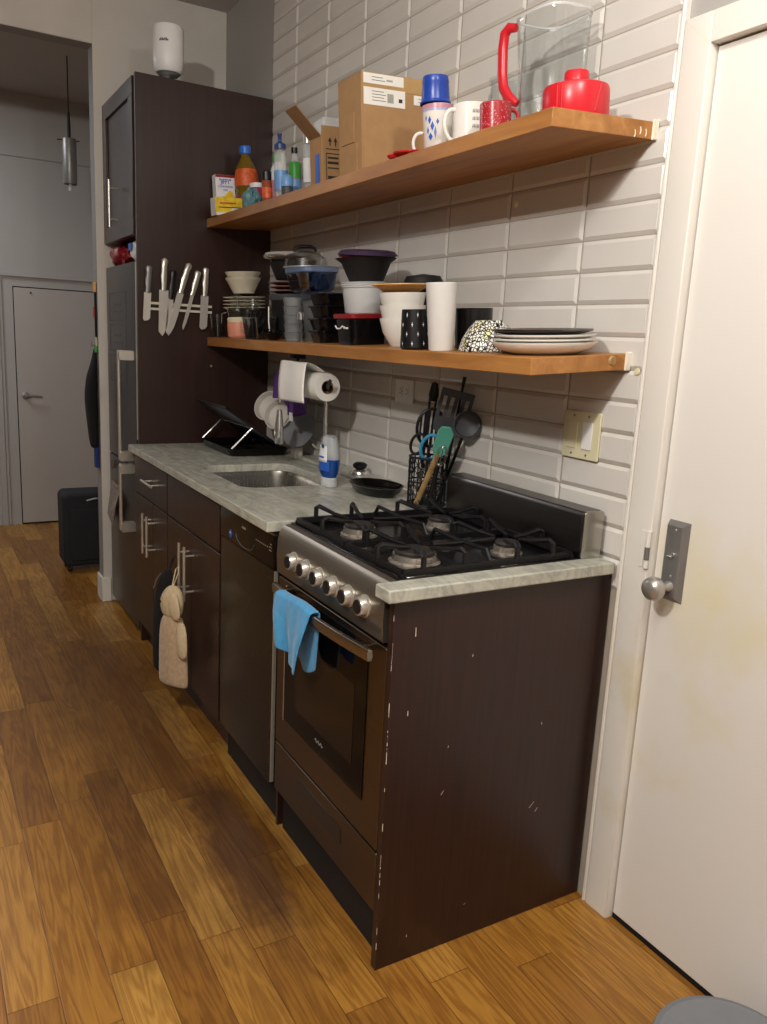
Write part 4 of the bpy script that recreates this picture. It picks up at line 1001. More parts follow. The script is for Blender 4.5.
# pink jar under a glass dome
o = put('candle_jar', 'pink jar with cream top and clear glass lid with stem, lower shelf far end', 'jar', -.232, 2.000, S)
b = MB(); b.lathe([(0, 0), (.040, 0), (.046, .008), (.047, .055), (.045, .065), (0, .065)], n=36); b.build('jar_body', 'pink', o)
b = MB(); b.lathe([(0, .0655), (.045, .0655), (.046, .078), (.040, .086), (0, .086)], n=36); b.build('wax_top', 'ivory', o)
b = MB(); b.lathe([(.044, .088), (.045, .125), (.043, .128), (.018, .130), (.008, .134), (.008, .158), (.014, .168), (.014, .176), (0, .178)], n=36); b.build('glass_lid', 'glass', o, solid=.002)
b = MB(); b.tube([(-.0465, .012, .105), (-.058, .035, .10), (-.060, .04, .06)], .0015, 6); b.build('wire_clip', 'chrome', o)
# glass goblet-like jar
o = put('glass_goblet', 'clear stemmed glass next to the pink jar on the lower shelf', 'glass', -.215, 1.870, S)
b = MB(); b.lathe([(0, 0), (.030, 0), (.031, .006), (.028, .05), (.012, .062), (.010, .10), (.024, .112), (.032, .135), (.032, .160), (.030, .160), (.022, .116), (0, .108)], n=32); b.build('glass_body', 'glass', o)
o = put('glass_container', 'low clear glass food container with handle on the lower shelf, behind the ladle', 'container', -.232, 1.755, S)
b = MB(); b.loft([[Vector((x, y, z)) for x, y in rrect(-.045 - e, .045 + e, -.060 - e, .060 + e, .018)] for e, z in ((0, 0), (.004, .04), (.006, .078), (.009, .080), (.009, .086))], cap1=False); b.build('container_body', 'glass_smoke', o, solid=.003)
b = MB(); b.tube([(-.050, .03, .075), (-.066, .035, .070), (-.068, .035, .04), (-.052, .03, .02)], .003, 8); b.build('handle', 'glass', o)
# ladle
o = put('ladle', 'black ladle with thin pale handle resting on the lower shelf', 'ladle', -.247, 1.590, S)
b = MB(); b.lathe([(0, 0), (.02, .003), (.036, .018), (.040, .034), (.0375, .034), (.034, .020), (0, .006)], n=28, M4=Matrix.Rotation(.25, 4, 'X')); b.build('bowl', 'black_gloss', o)
b = MB(); b.tube([(.0, .030, .034), (.0, .034, .07), (.004, .038, .125)], .003, 8); b.build('handle', 'nickel', o)
# stacked clear deli tubs
g3 = 'clear deli tubs nested in a column'
for k in range(5):
    o = put('deli_tub', ['bottom', 'second lowest', 'middle', 'second highest', 'top'][k] + ' clear plastic tub in the column of five right of the ladle', 'container', -.232, 1.425, S, dz=k * .031, group=g3)
    b = MB(); b.lathe([(0, 0), (.030, 0), (.031, .003), (.0345, .029), (.037, .0295), (.037, .0308), (.0335, .0308)], n=32); b.build('tub_body', 'frost_dark', o)
# black casserole stack behind: dark pot with red plates and black box
o = put('dark_pot', 'dark grey pot behind the clear containers, holding the brown plates', 'pot', -.100, 1.750, S)
b = MB(); b.lathe([(0, 0), (.066, 0), (.070, .008), (.078, .165), (.080, .170), (.075, .170), (.066, .010), (0, .008)], n=40); b.build('pot_body', 'black_matte', o)
b = MB(); b.lathe([(.0795, .150), (.0835, .158), (.0835, .172), (.080, .174)], n=40); b.build('rim', 'grey_dark', o)
g4 = 'brown rimmed plates on the dark pot'
for k in range(3):
    o = put('brown_plate', ['lowest', 'middle', 'uppermost'][k] + ' of the three brown rimmed plates stacked on the dark pot', 'plate', -.100, 1.750, S, dz=.176 + k * .0165, group=g4)
    b = plate_mb(.086, .010); b.build('plate_body', 'plate_brown', o)
o = put('black_bowl', 'black plastic bowl on top of the brown plates', 'bowl', -.100, 1.750, S, dz=.228)
b = MB(); b.lathe([(0, 0), (.050, 0), (.055, .006), (.074, .058), (.078, .070), (.074, .070), (.052, .010), (0, .008)], n=40); b.build('bowl_body', 'black_matte', o)
o = put('silver_platter', 'shiny foil like platter topping the black bowl on the lower shelf', 'platter', -.108, 1.742, S, dz=.300)
b = MB(); b.lathe([(0, .0), (.06, .0), (.088, .010), (.096, .016), (.097, .022), (.090, .020), (.060, .008), (0, .008)], n=44); b.build('platter_body', 'chrome', o)
b = MB(); b.lathe([(0, .022), (.05, .026), (.092, .0225), (.088, .031), (.04, .036), (0, .034)], n=44); b.build('wrapped_top', 'film', o)
# tall stack : column of clear square boxes, blue container, lid
o = put('glass_casserole', 'blue grey tinted glass casserole with clear sides, under the domed glass lid', 'container', -.178, 1.372, S, dz=.172)
b = MB(); b.loft([[Vector((x, y, z)) for x, y in rrect(-.052 - e, .052 + e, -.066 - e, .066 + e, .03)] for e, z in ((0, 0), (.010, .012), (.018, .062), (.020, .065))], cap1=False); b.build('casserole_body', 'glass_blue', o, solid=.003)
b = MB(); b.loft([[Vector((x, y, z)) for x, y in rrect(-.070 - e, .070 + e, -.084 - e, .084 + e, .035)] for e, z in ((0, .0668), (.006, .067), (.006, .082), (0, .085))]); b.build('blue_lid', 'frost_blue', o)
o = put('clear_food_box', 'tall clear plastic storage box carrying the tinted casserole', 'container', -.120, 1.400, S)
b = MB(); b.loft([[Vector((x, y, z)) for x, y in rrect(-.055 - e, .055 + e, -.066 - e, .066 + e, .02)] for e, z in ((0, 0), (.006, .145), (.012, .147), (.014, .160), (.010, .1705))]); b.build('box_body', 'frost_dark', o)
b = MB()
for k in range(6): b.tube([(-.062, -.045 + k * .018, .006), (-.066, -.045 + k * .018, .140)], .0018, 6)
b.build('ribs', 'glass', o)
o = put('glass_pot_lid', 'domed glass pot lid with black bar handle on top of the tinted casserole', 'lid', -.165, 1.450, S, dz=.259)
b = MB(); b.lathe([(.078, .0), (.080, .003), (.074, .030), (.050, .050), (.02, .058), (0, .059)], n=44); b.build('glass_dome', 'glass', o, solid=.0025)
MB().lathe([(.077, -.001), (.082, 0), (.082, .005), (.078, .005)], n=44).build('rim', 'nickel', o)
b = MB(); b.tube([(-.038, .008, .056), (-.036, .008, .068), (-.02, .005, .074), (.02, -.005, .074), (.036, -.008, .068), (.038, -.008, .056)], [.005, .006, .007, .007, .006, .005], 10); b.build('handle', 'black_plastic', o)
# pepper / oil bottles in front
o = put('salt_grinder', 'slim chrome and clear grinder in front of the clear storage box', 'grinder', -.240, 1.340, S)
b = MB(); b.lathe([(0, 0), (.014, 0), (.015, .004), (.013, .05), (.014, .075), (0, .076)], n=20); b.build('grinder_body', 'glass', o); MB().lathe([(0, .077), (.013, .077), (.013, .098), (.008, .104), (0, .105)], n=20).build('cap', 'chrome', o)
# black takeout containers stack
g5 = 'black takeout trays stacked in front of the clear box'
for k in range(4):
    o = put('black_tray', ['bottom', 'second', 'third', 'top'][k] + ' black takeout tray of the pile left of the red lidded box, counted upward', 'container', -.190 + .003 * k, 1.215 + .004 * (k % 2), S, rotz=.05 * (k - 1), dz=k * .041, group=g5)
    b = MB(); b.loft([[Vector((x, y, z)) for x, y in rrect(-.050 - e, .050 + e, -.050 - e, .050 + e, .025)] for e, z in ((0, 0), (.008, .034), (.013, .035), (.013, .040), (.008, .0402))]); b.build('tray_body', 'black_gloss', o)
# red lidded dark container with clips
o = put('red_lid_container', 'dark clear food container with translucent red lid and white clips', 'container', -.190, .985, S)
b = MB(); b.loft([[Vector((x, y, z)) for x, y in rrect(-.060 - e, .060 + e, -.056 - e, .056 + e, .02)] for e, z in ((0, 0), (.006, .078), (.008, .080))], cap1=True); b.build('container_body', 'black_gloss', o)
b = MB(); b.loft([[Vector((x, y, z)) for x, y in rrect(-.068 - e, .068 + e, -.064 - e, .064 + e, .02)] for e, z in ((0, .0805), (.004, .082), (.004, .094), (0, .096))]); b.build('lid', 'dark_red', o)
b = MB(); b.tube([(-.0745, .035, .058), (-.077, .02, .050), (-.077, -.0, .050), (-.0745, -.015, .058)], .0025, 6); b.tube([(-.0745, -.025, .055), (-.077, -.03, .052), (-.077, -.052, .052)], .003, 6); b.build('clip', 'white_plastic', o)
# white deli tub
g6 = 'x'
o = put('translucent_tub', 'round translucent white tub with ribbed rim on the red lidded container', 'container', -.180, .985, S, dz=.0975)
b = MB(); b.lathe([(0, 0), (.058, 0), (.060, .004), (.066, .076), (.066, .080)], n=40); b.build('tub_body', 'frost', o, solid=.0015)
b = MB(); b.lathe([(.066, .078), (.0715, .0785), (.0715, .082), (.069, .0835), (.0715, .085), (.0715, .088), (.069, .0895), (.0715, .091), (.0715, .0935), (.067, .095), (0, .095)], n=40); b.build('lid', 'frost', o)
# colander bowl
o = put('black_bowl', 'flared dark bowl with purple and red rim layers on the translucent tub', 'bowl', -.175, .975, S, dz=.1935)
b = MB(); b.lathe([(0, 0), (.052, 0), (.056, .004), (.078, .056), (.092, .066), (.098, .070), (.090, .071), (.074, .060), (.052, .010), (0, .008)], n=44); b.build('bowl_body', 'black_matte', o)
T1 = Matrix.Translation((0, -.004, .070)) @ Matrix.Rotation(.06, 4, 'X')
MB().lathe([(0, .004), (.066, .0), (.088, .004), (.090, .008), (.070, .012), (0, .013)], n=44, M4=T1).build('red_layer', 'dark_red', o)
T2 = Matrix.Translation((0, -.012, .082)) @ Matrix.Rotation(.09, 4, 'X')
MB().lathe([(0, .004), (.070, .0), (.090, -.004), (.096, -.002), (.084, .010), (.060, .014), (0, .015)], n=44, M4=T2).build('purple_layer', 'purple', o)
o = put('black_skillet', 'round black lid like pan behind the white bowls, against the tiles', 'pan', -.064, .815, S)
b = MB(); b.lathe([(0, 0), (.055, 0), (.060, .006), (.060, .190), (.052, .205), (0, .212)], n=40); b.build('pan_body', 'black_matte', o)
# white bowls nested + orange plate
g7 = 'white bowls nested under the orange plate'
for k in range(3):
    o = put('white_bowl', ['lowest', 'middle', 'top'][k] + ' of the three nested white bowls under the orange plate', 'bowl', -.180, .745, S, dz=k * .036, group=g7)
    b = MB(); b.lathe([(0, 0), (.036, 0), (.038, .003), (.060, .040), (.068, .075), (.069, .082), (.065, .082), (.064, .074), (.055, .040), (.034, .007), (0, .006)], n=44); b.build('bowl_body', 'white_ceramic', o)
o = put('orange_plate', 'orange yellow plate resting on the nested white bowls', 'plate', -.180, .750, S, dz=.1545)
b = MB(); b.lathe([(0, 0), (.045, 0), (.052, .003), (.082, .018), (.088, .021), (.087, .024), (.080, .022), (.045, .006), (0, .006)], n=44); b.build('plate_body', 'orange_plate', o)
# starred cup
o = put('star_cup', 'black cup printed with small white stars in front of the white bowls', 'cup', -.252, .560, S)
c = mug(o, .037, .106, 'black_plastic', taper=1.14)
b = MB()
for k in range(16):
    for j in range(4):
        a = 2 * PI * (k + .5 * (j % 2)) / 8; 
        if k > 7: continue
        zz = .016 + j * .025; rr = .037 * (1.14 - .14 * zz / .106) + .0005; w_ = .0030
        P_ = lambda da, dz_: (rr * math.cos(a + da / rr), rr * math.sin(a + da / rr), zz + dz_)
        b.add([P_(0, .0075), P_(w_ * .35, w_ * .4), P_(w_, 0), P_(w_ * .35, -w_ * .4), P_(0, -.0075), P_(-w_ * .35, -w_ * .4), P_(-w_, 0), P_(-w_ * .35, w_ * .4)], [tuple(range(8))])
b.build('star_print', 'white_label', c, smooth=0)
# tall white cup
o = put('tall_white_cup', 'tall plain white plastic tumbler standing at the front of the lower shelf', 'cup', -.250, .437, S)
b = MB(); b.lathe([(0, 0), (.031, 0), (.033, .003), (.0405, .166), (.0415, .168), (.0415, .171), (.039, .171), (.031, .006), (0, .005)], n=40); b.build('cup_body', 'white_plastic', o)
# black mug behind
o = put('black_mug', 'plain dark cup behind the tall white tumbler, against the tiles', 'cup', -.120, .475, S)
mug(o, .052, .108, 'enamel', taper=.95)
# floral bowl upside down
o = put('floral_bowl', 'black and white floral patterned bowl upside down, partly behind the plates', 'bowl', -.165, .345, S)
b = MB(); b.lathe([(.076, 0), (.077, .004), (.068, .030), (.050, .058), (.036, .071), (.034, .075), (.030, .075), (.030, .072), (0, .072)], n=44); b.build('bowl_body', 'floral', o, solid=.003)
# stack of plates
g8 = 'white plates at the near end of the lower shelf'
o = put('deep_plate', 'deep white plate, lowest in the stack at the near end of the lower shelf', 'plate', -.150, .150, S, group=g8)
b = MB(); b.lathe([(0, .002), (.07, .002), (.07, 0), (.078, 0), (.110, .012), (.122, .024), (.123, .028), (.118, .028), (.105, .018), (.07, .006), (0, .006)], n=56); b.build('plate_body', 'white_ceramic', o)
zz = .0285
for k in range(2):
    o = put('dinner_plate', ['thin white dinner plate directly on the deep plate', 'thin white dinner plate just under the dark plate'][k], 'plate', -.150, .150, S, dz=zz, group=g8)
    b = MB(); b.lathe([(0, -.012), (.06, -.012), (.10, -.002), (.119, .004), (.120, .0075), (.112, .0075), (.06, -.008), (0, -.008)], n=56); b.build('plate_body', 'white_ceramic', o); zz += .0095
o = put('dark_plate', 'dark grey plate on top of the stack of white plates', 'plate', -.152, .158, S, dz=zz + .001)
b = MB(); b.lathe([(0, -.010), (.06, -.010), (.10, -.001), (.119, .0045), (.120, .0085), (.112, .008), (.06, -.006), (0, -.006)], n=56); b.build('plate_body', 'black_steel_h', o)

# ------------------------------------------------------------------ faucet, paper roll, cloth
fc = thing('faucet', 'tall chrome gooseneck faucet with hanging spray head at the sink', 'faucet', (-.125, 1.36, .9322), -.99)
b = MB(); b.lathe([(0, 0), (.026, 0), (.026, .006), (.018, .012), (.016, .10), (.012, .115), (.012, .12)], n=28); b.build('base', 'chrome', fc)
b = MB()
arc = [(0, 0, .11), (0, 0, .30)] + [(-.1025 + .1025 * math.cos(PI * k / 14), 0, .30 + .066 * math.sin(PI * k / 14)) for k in range(1, 15)] + [(-.205, 0, .23)]
b.tube(arc, .0075, 12); b.build('gooseneck', 'chrome', fc)
b = MB(); b.lathe([(0, .085), (.015, .085), (.017, .092), (.017, .150), (.013, .185), (.009, .215), (0, .216)], c=(-.205, 0, -.014), n=24); b.build('spray_head', 'chrome', fc)
b = MB(); b.tube([(.0, -.017, .06), (.0, -.045, .075), (.0, -.085, .095)], [.006, .005, .0045], 10); b.build('lever', 'chrome', fc)
ph = thing('paper_towel_holder', 'black paper towel holder fixed under the lower shelf', 'holder', (-.200, 1.325, 1.245))
b = MB(); b.tube([(0, -.145, 0), (0, .140, 0)], .008, 10); b.tube([(.0, .134, 0), (0, .134, .09)], .005, 8); b.tube([(-.008, -.145, -.004), (-.02, -.17, .012), (-.012, -.172, .026)], .006, 8); b.build('bar', 'black_plastic', ph)
b = MB(); b.box(-.025, .025, .118, .148, .085, .1); b.build('bracket', 'black_plastic', ph)
pr_ = thing('paper_towel_roll', 'white paper towel roll on the black holder, one sheet hanging loose', 'paper towels', (-.200, 1.325, 1.242))
RY = Matrix.Rotation(PI / 2, 4, 'X')
b = MB(); b.lathe([(.0235, -.125), (.048, -.125), (.049, -.120), (.049, .120), (.048, .125), (.0235, .125)], n=48, close=True, M4=RY); b.build('roll', 'paper', pr_)
b = MB(); b.lathe([(.0215, -.124), (.0232, -.124), (.0232, .124), (.0215, .124)], n=32, close=True, M4=RY); b.build('core', 'cardboard_side', pr_)
b = MB()
def sheet(u, v):
    y = -.118 + .225 * u
    if v < .2:
        k = v / .2; return Vector((-.028 * k + .02, y, .0495 + .002 * k))
    if v < .42:
        k = (v - .2) / .22; return Vector((-.008 - .066 * k, y + .012 * k, .0515 + .030 * math.sin(k * PI / 2)))
    k = (v - .42) / .58
    return Vector((-.074 - .012 * math.sin(k * 2.2) - .003 * math.sin(u * 6), y + .012 - .01 * k, .0815 - .138 * k - .006 * u * k))
b.grid(sheet, 14, 30); b.build('loose_sheet', 'paper', pr_, solid=.0012)
b = MB()
def pcl(u, v):
    y = 1.43 + .34 * u; top = 1.290 - .03 * u; L = .10 + .075 * math.sin(PI * min(1, u * 1.15)) ** .8
    return Vector((-.140 - .010 * math.sin(u * 13 + v) * (.4 + v) - .020 * u, y - .03 * v * (u - .5), top - L * v))
b.grid(pcl, 30, 16); pc_ = b.build('purple_cloth', 'purple_cloth', None, solid=.003)
lab(pc_, 'purple cloth with small white tag hanging behind the paper towel roll', 'cloth')
b = MB(); b.box(-.172, -.170, 1.56, 1.59, 1.085, 1.118); b.build('tag', 'paper', pc_)

# dish soap
o = thing('dish_soap', 'blue dish soap bottle with clear cap standing upside down beside the sink', 'soap bottle', (-.240, 1.085, .9155)); o.scale = (1.35, 1.35, 1.04)
def orr(w_, d_, z): return [Vector((d_ * math.cos(t), w_ * math.sin(t), z)) for t in [2 * PI * k / 32 for k in range(32)]]
b = MB(); b.loft([orr(.022, .018, 0), orr(.025, .019, .002), orr(.0255, .019, .028), orr(.022, .017, .032)]); b.build('cap', 'frost', o)
b = MB(); b.loft([orr(.024, .017, .0325), orr(.030, .021, .045), orr(.034, .023, .07), orr(.035, .023, .092)]); b.build('soap_fill', 'soap_blue', o)
b = MB(); b.loft([orr(.035, .023, .0922), orr(.034, .022, .11), orr(.030, .020, .14), orr(.024, .017, .160), orr(.012, .010, .168)]); b.build('bottle_top', 'bottle_clear', o)
b = MB()
def lab_s(u, v):
    t = PI + (u - .5) * 1.9 * (1 - .15 * v); z = .055 + .085 * v; w_ = .0345 - .0065 * max(0, (v - .5)) ** 1 * 1.6; return Vector((.0243 * math.cos(t) * (1 - .13 * v * v), (w_ + .0012) * math.sin(t), z))
b.grid(lambda u, v: lab_s(u, v * .38), 12, 4); b.build('label', 'label_blue', o)
b = MB(); b.grid(lambda u, v: lab_s(.12 + u * .76, .33 + v * .62), 12, 6); l2 = b.build('label', 'white_label', o, solid=.0008)
b = MB(); b.grid(lambda u, v: lab_s(.28 + u * .44, .48 + v * .07) + Vector((-.0008, 0, 0)), 6, 2); b.build('label_print', 'label_blue', l2)
b = MB(); b.lathe([(0, 0), (.007, 0), (.007, .0008), (0, .0008)], n=20, M4=Matrix.Translation((-.0235, -.008, .135)) @ RX); b.build('label_dot', 'lid_blue', l2)

# tray and utensil holder
o = thing('black_serving_tray', 'shallow black oval dish lying on the marble beside the utensil holder', 'dish', (-.145, .925, .9156)); o.scale = (1.15, 1.15, 1.1)
b = MB()
def ov(e, z): return [Vector(((.060 + e) * math.cos(t), (.088 + e) * math.sin(t), z)) for t in [2 * PI * k / 36 for k in range(36)]]
b.loft([ov(-.016, 0), ov(0, .012), ov(.010, .028), ov(.012, .030), ov(.009, .030), ov(-.002, .014), ov(-.018, .006)]); b.build('dish_body', 'black_gloss', o)
UX, UY, UZ = -.080, .722, .9156
uh = thing('utensil_holder', 'black scrolled wire utensil holder beside the stove back guard', 'utensil holder', (UX, UY, UZ))
b = MB(); R_ = .058
for z in (.004, .075, .150): b.tube([(R_ * math.cos(2 * PI * k / 28), R_ * math.sin(2 * PI * k / 28), z) for k in range(28)], .0035 if z != .075 else .0025, 8, closed=True)
for k in range(14):
    a = 2 * PI * k / 14; b.tube([(R_ * math.cos(a), R_ * math.sin(a), .004), (R_ * math.cos(a), R_ * math.sin(a), .150)], .0022, 6)
for k in range(14):
    a = 2 * PI * (k + .5) / 14
    for z0 in (.028, .055, .10, .128):
        b.tube([((R_ + .001) * math.cos(a + .17 * math.cos(t)), (R_ + .001) * math.sin(a + .17 * math.cos(t)), z0 + .012 * math.sin(t)) for t in [i * .6 for i in range(9)]], .0016, 5)
b.lathe([(0, .001), (R_, .001), (R_, .004), (0, .004)], n=28); b.build('wire_basket', 'black_matte', uh)
VIEW = Vector((-.56, -.83, 0))
def utensil(nm, label, cat, foot, head, turn=0.0):
    """stands at foot (x,y) on the basket floor, its long axis passes through head (x,y,z); flat face toward the room"""
    f = Vector((UX + foot[0], UY + foot[1], UZ + .010)); d = (Vector(head) - f).normalized()
    nx = Matrix.Rotation(turn, 3, 'Z') @ VIEW; nx = (nx - d * nx.dot(d)).normalized(); nx = -nx
    ny = d.cross(nx).normalized()
    m = Matrix((nx, ny, d)).transposed().to_4x4(); m.translation = f
    o = thing(nm, label, cat, f); o.rotation_euler = m.to_euler(); return o
o = utensil('slotted_turner', 'dark grey slotted turner, largest head in the utensil holder', 'spatula', (.030, .03), (-.055, .640, 1.215), 0)
b = MB(); b.tube([(0, 0, 0), (0, 0, .22), (0, 0, .235)], [.006, .005, .007], 8); b.build('handle', 'black_plastic', o)
b = MB(); n_ = 9; ys_ = [-.050 + .100 * k / n_ for k in range(n_ + 1)]
for k in range(n_):
    if k % 2 == 0: b.box(-.002, .002, ys_[k], ys_[k + 1], .262, .375)
    else: b.box(-.002, .002, ys_[k], ys_[k + 1], .262, .285); b.box(-.002, .002, ys_[k], ys_[k + 1], .352, .375)
b.prism([(-.050, .262), (-.046, .240), (-.02, .222), (.02, .222), (.046, .240), (.050, .262)], -.002, .002, 'x'); b.build('blade', 'grey_dark', o)
o = utensil('slotted_spoon', 'round black slotted spoon at the left of the utensil holder', 'spoon', (-.015, -.01), (-.100, .690, 1.150), .2)
b = MB(); b.tube([(0, 0, 0), (0, 0, .18)], .005, 8); b.build('handle', 'black_plastic', o)
b = MB(); cz = .235
b.tube([(0, .042 * math.cos(2 * PI * k / 28), cz + .058 * math.sin(2 * PI * k / 28)) for k in range(28)], .005, 8, closed=True)
for yy in (-.030, -.018, -.006, .006, .018, .030):
    h_ = .058 * math.sqrt(max(0, 1 - (yy / .042) ** 2)); b.tube([(.003, yy, cz - h_), (.008, yy, cz), (.003, yy, cz + h_)], .0034, 6)
b.build('slotted_bowl', 'black_plastic', o)
o = utensil('mint_spatula', 'mint green silicone spatula with pale wooden handle in the utensil holder', 'spatula', (-.048, -.020), (-.110, .590, 1.150), 0)
b = MB(); b.tube([(0, 0, 0), (0, 0, .185)], .0085, 10, flat=.8); b.build('handle', 'handle_wood', o)
b = MB(); b.prism([(-.013, .178), (.013, .178), (.024, .205), (.027, .255), (.022, .272), (-.004, .280), (-.020, .262), (-.023, .205)], -.004, .004, 'x'); b.build('head', 'mint', o, bevel=.002)
o = utensil('scissors', 'kitchen scissors with light blue loop handles in the utensil holder', 'scissors', (-.040, .012), (-.105, .672, 1.075), 0); o.location.z += .028
b = MB(); b.prism([(-.010, .02), (.004, .0), (.008, .11), (-.006, .11)], -.0015, .0015, 'x'); b.build('blades', 'steel', o)
b = MB()
b.tube([(0, .003 + .027 * math.cos(t), .160 + .042 * math.sin(t)) for t in [2 * PI * k / 24 for k in range(24)]], .0055, 8, closed=True); b.build('loop_handle', 'scissor_blue', o)
b = MB(); b.tube([(.004, .042 + .020 * math.cos(t), .155 + .034 * math.sin(t)) for t in [2 * PI * k / 24 for k in range(24)]], .0045, 8, closed=True); b.tube([(0, .0, .09), (.002, .02, .125)], .006, 8); b.build('loop_handle', 'black_plastic', o)
o = utensil('ladle', 'dark grey ladle leaning right in the utensil holder, behind the turner', 'ladle', (.045, .0), (-.022, .600, 1.200), 0)
b = MB(); b.tube([(0, 0, 0), (0, 0, .24)], .005, 8); b.build('handle', 'black_plastic', o)
b = MB(); b.lathe([(0, -.020), (.024, -.013), (.038, .0), (.042, .020), (.040, .020), (.035, .002), (0, -.015)], n=26, M4=Matrix.Translation((-.01, 0, .28)) @ Matrix.Rotation(-1.2, 4, 'Y')); b.build('bowl', 'grey_dark', o)
o = utensil('skewer', 'thin dark rod rising highest behind the turner', 'utensil', (.040, -.02), (-.022, .655, 1.250), 0)
MB().tube([(0, 0, 0), (0, 0, .36), (0, 0, .395)], [.0045, .004, .006], 8).build('shaft', 'black_plastic', o)
o = utensil('tongs', 'black tongs tip leaning left above the slotted spoon', 'tongs', (.005, .040), (-.060, .745, 1.250), 0)
b = MB(); b.tube([(0, -.006, 0), (0, -.010, .35)], .004, 8, flat=.6); b.tube([(0, .006, 0), (0, .010, .34)], .004, 8, flat=.6); b.lathe([(0, .31), (.009, .31), (.012, .33), (.008, .365), (0, .37)], n=12, sy=1.3); b.build('arms', 'black_plastic', o)
o = utensil('whisk', 'thin steel whisk leaning right from the utensil holder', 'whisk', (-.02, -.046), (-.150, .545, 1.110), 0)
b = MB(); b.tube([(0, 0, 0), (0, 0, .17)], .005, 8); b.build('handle', 'black_plastic', o)
b = MB()
for k in range(4):
    a = PI * k / 4
    for sg in (1, -1): b.tube([(sg * .016 * math.sin(t) * math.cos(a), sg * .016 * math.sin(t) * math.sin(a), .17 + .040 * (1 - math.cos(t))) for t in [PI * i / 10 for i in range(11)]], .0009, 5)
b.build('wires', 'steel', o)

# ------------------------------------------------------------------ dish rack
rk = thing('dish_rack', 'black folding dish rack with chrome legs at the far end of the counter', 'dish rack', (-.21, 1.98, .9155))
b = MB(); b.loft([[Vector((x, y, z)) for x, y in rrect(-.125 - e, .125 + e, -.185 - e, .185 + e, .03)] for e, z in ((-.012, 0), (0, .004), (.008, .030), (.004, .032), (-.004, .010), (-.016, .008))]); b.build('drip_tray', 'black_gloss', rk)
# the two crossing wings
def wing(p, q, m_, nm, n=14):
    b = MB(); p = Vector(p); q = Vector(q)
    y0, y1 = -.19, .19
    b.tube([(p.x, y0, p.z), (q.x, y0, q.z), (q.x, y1, q.z), (p.x, y1, p.z)], .0055, 8, closed=True)
    for k in range(1, n): y = y0 + (y1 - y0) * k / n; b.tube([(p.x, y, p.z), (q.x, y, q.z)], .0024, 6)
    return b.build(nm, m_, rk)
wing((-.150, 0, .200), (.085, 0, .040), 'black_plastic', 'wire_wing', 24)
b = MB(); sl = Vector((.28, 0, -.115)).normalized(); nn = Vector((.38, 0, .925))
b.add([(-.144, -.186, .194), (.080, -.186, .0415), (.080, .186, .0415), (-.144, .186, .194)], [(0, 1, 2, 3)]); b.build('wing_mat', 'grey_dark', rk, solid=.004)
for y in (-.188, .188):
    b = MB(); b.tube([(-.125, y, .033), (-.036, y, .118)], .0042, 8); b.build('leg', 'chrome', rk)
b = MB(); b.tube([(-.034, -.19, .114), (-.034, .19, .114)], .003, 8); b.build('cross_bar', 'chrome', rk)
def leaning(nm, label, cat, x, y, z, tilt, prof, m_, rz=0):
    o = thing(nm, label, cat, (x, y, z)); o.rotation_euler = (Matrix.Rotation(rz, 4, 'Z') @ Matrix.Rotation(tilt, 4, 'Y')).to_euler()
    b = MB(); b.lathe(prof, n=40); b.build('body', m_, o); return o
bowlp = [(0, 0), (.032, 0), (.034, .003), (.058, .035), (.066, .058), (.062, .058), (.054, .036), (0, .006)]
leaning('rack_bowl', 'cream bowl standing on edge in the dish rack, left of the spray head', 'bowl', -.105, 1.90, 1.095, -1.15, bowlp, 'wall_paint', .6)
leaning('rack_bowl', 'second cream bowl behind the spray head in the dish rack', 'bowl', -.10, 1.80, 1.070, -1.15, bowlp, 'wall_paint', .6)
pp = [(0, .002), (.045, .002), (.065, .010), (.078, .015), (.078, .018), (.063, .013), (.045, .005), (0, .005)]
leaning('rack_plate', 'pale plate leaning at the near side of the dish rack', 'plate', -.075, 1.69, 1.035, -1.2, pp, 'grey_plastic', .5)
lab(MB().rbox(-.095, -.060, 1.695, 1.735, .9156, .962, r=.005).build('sponge_block', 'wall_paint', bevel=.003), 'small white block on the counter near corner of the dish rack', 'block')

# ------------------------------------------------------------------ oven mitts on the cabinet handles
mt = thing('oven_mitt', 'tan bear faced oven mitt hanging from the sink cabinet door handle', 'oven mitt', (-.700, 1.352, .160), .55); mt.scale = (1, .9, 1)
b = MB()
def er(cy_, w_, d_, z, x=0): return [Vector((x + d_ * math.cos(t), cy_ + w_ * math.sin(t), z)) for t in [2 * PI * k / 28 for k in range(28)]]
b.loft([er(0, .072, .014, 0), er(.0, .075, .020, .01), er(0, .073, .024, .07), er(.002, .068, .026, .15), er(.004, .064, .026, .21), er(.004, .052, .022, .25), er(.003, .040, .018, .268)]); mb_ = b.build('mitt_body', 'mitt_cloth', mt, sub=1)
b = MB(); b.loft([er(.008, .02, .010, .252), er(.008, .046, .020, .264), er(.008, .056, .026, .295), er(.006, .056, .026, .325), er(.0, .044, .022, .352), er(-.002, .026, .014, .370), er(-.002, .012, .008, .375)]); b.build('head', 'mitt_pale', mt, sub=1)
b = MB(); b.loft([er(-.036, .006, .003, .255, -.020), er(-.036, .024, .006, .268, -.026), er(-.034, .030, .007, .30, -.028), er(-.026, .025, .007, .34, -.025), er(-.020, .010, .004, .362, -.018)]); b.build('ear', 'mitt_pale', mt, sub=1)
b = MB(); b.loft([er(-.066, .010, .004, .118, -.018), er(-.068, .024, .009, .130, -.022), er(-.068, .027, .010, .17, -.024), er(-.062, .026, .010, .22, -.020), er(-.054, .018, .007, .255, -.014)]); b.build('arm', 'mitt_pale', mt, sub=1)
b = MB(); b.lathe([(0, 0), (.0045, .001), (.004, .003), (0, .004)], n=12, M4=Matrix.Translation((-.020, .045, .315)) @ RX); b.build('eye', 'black_gloss', mt)
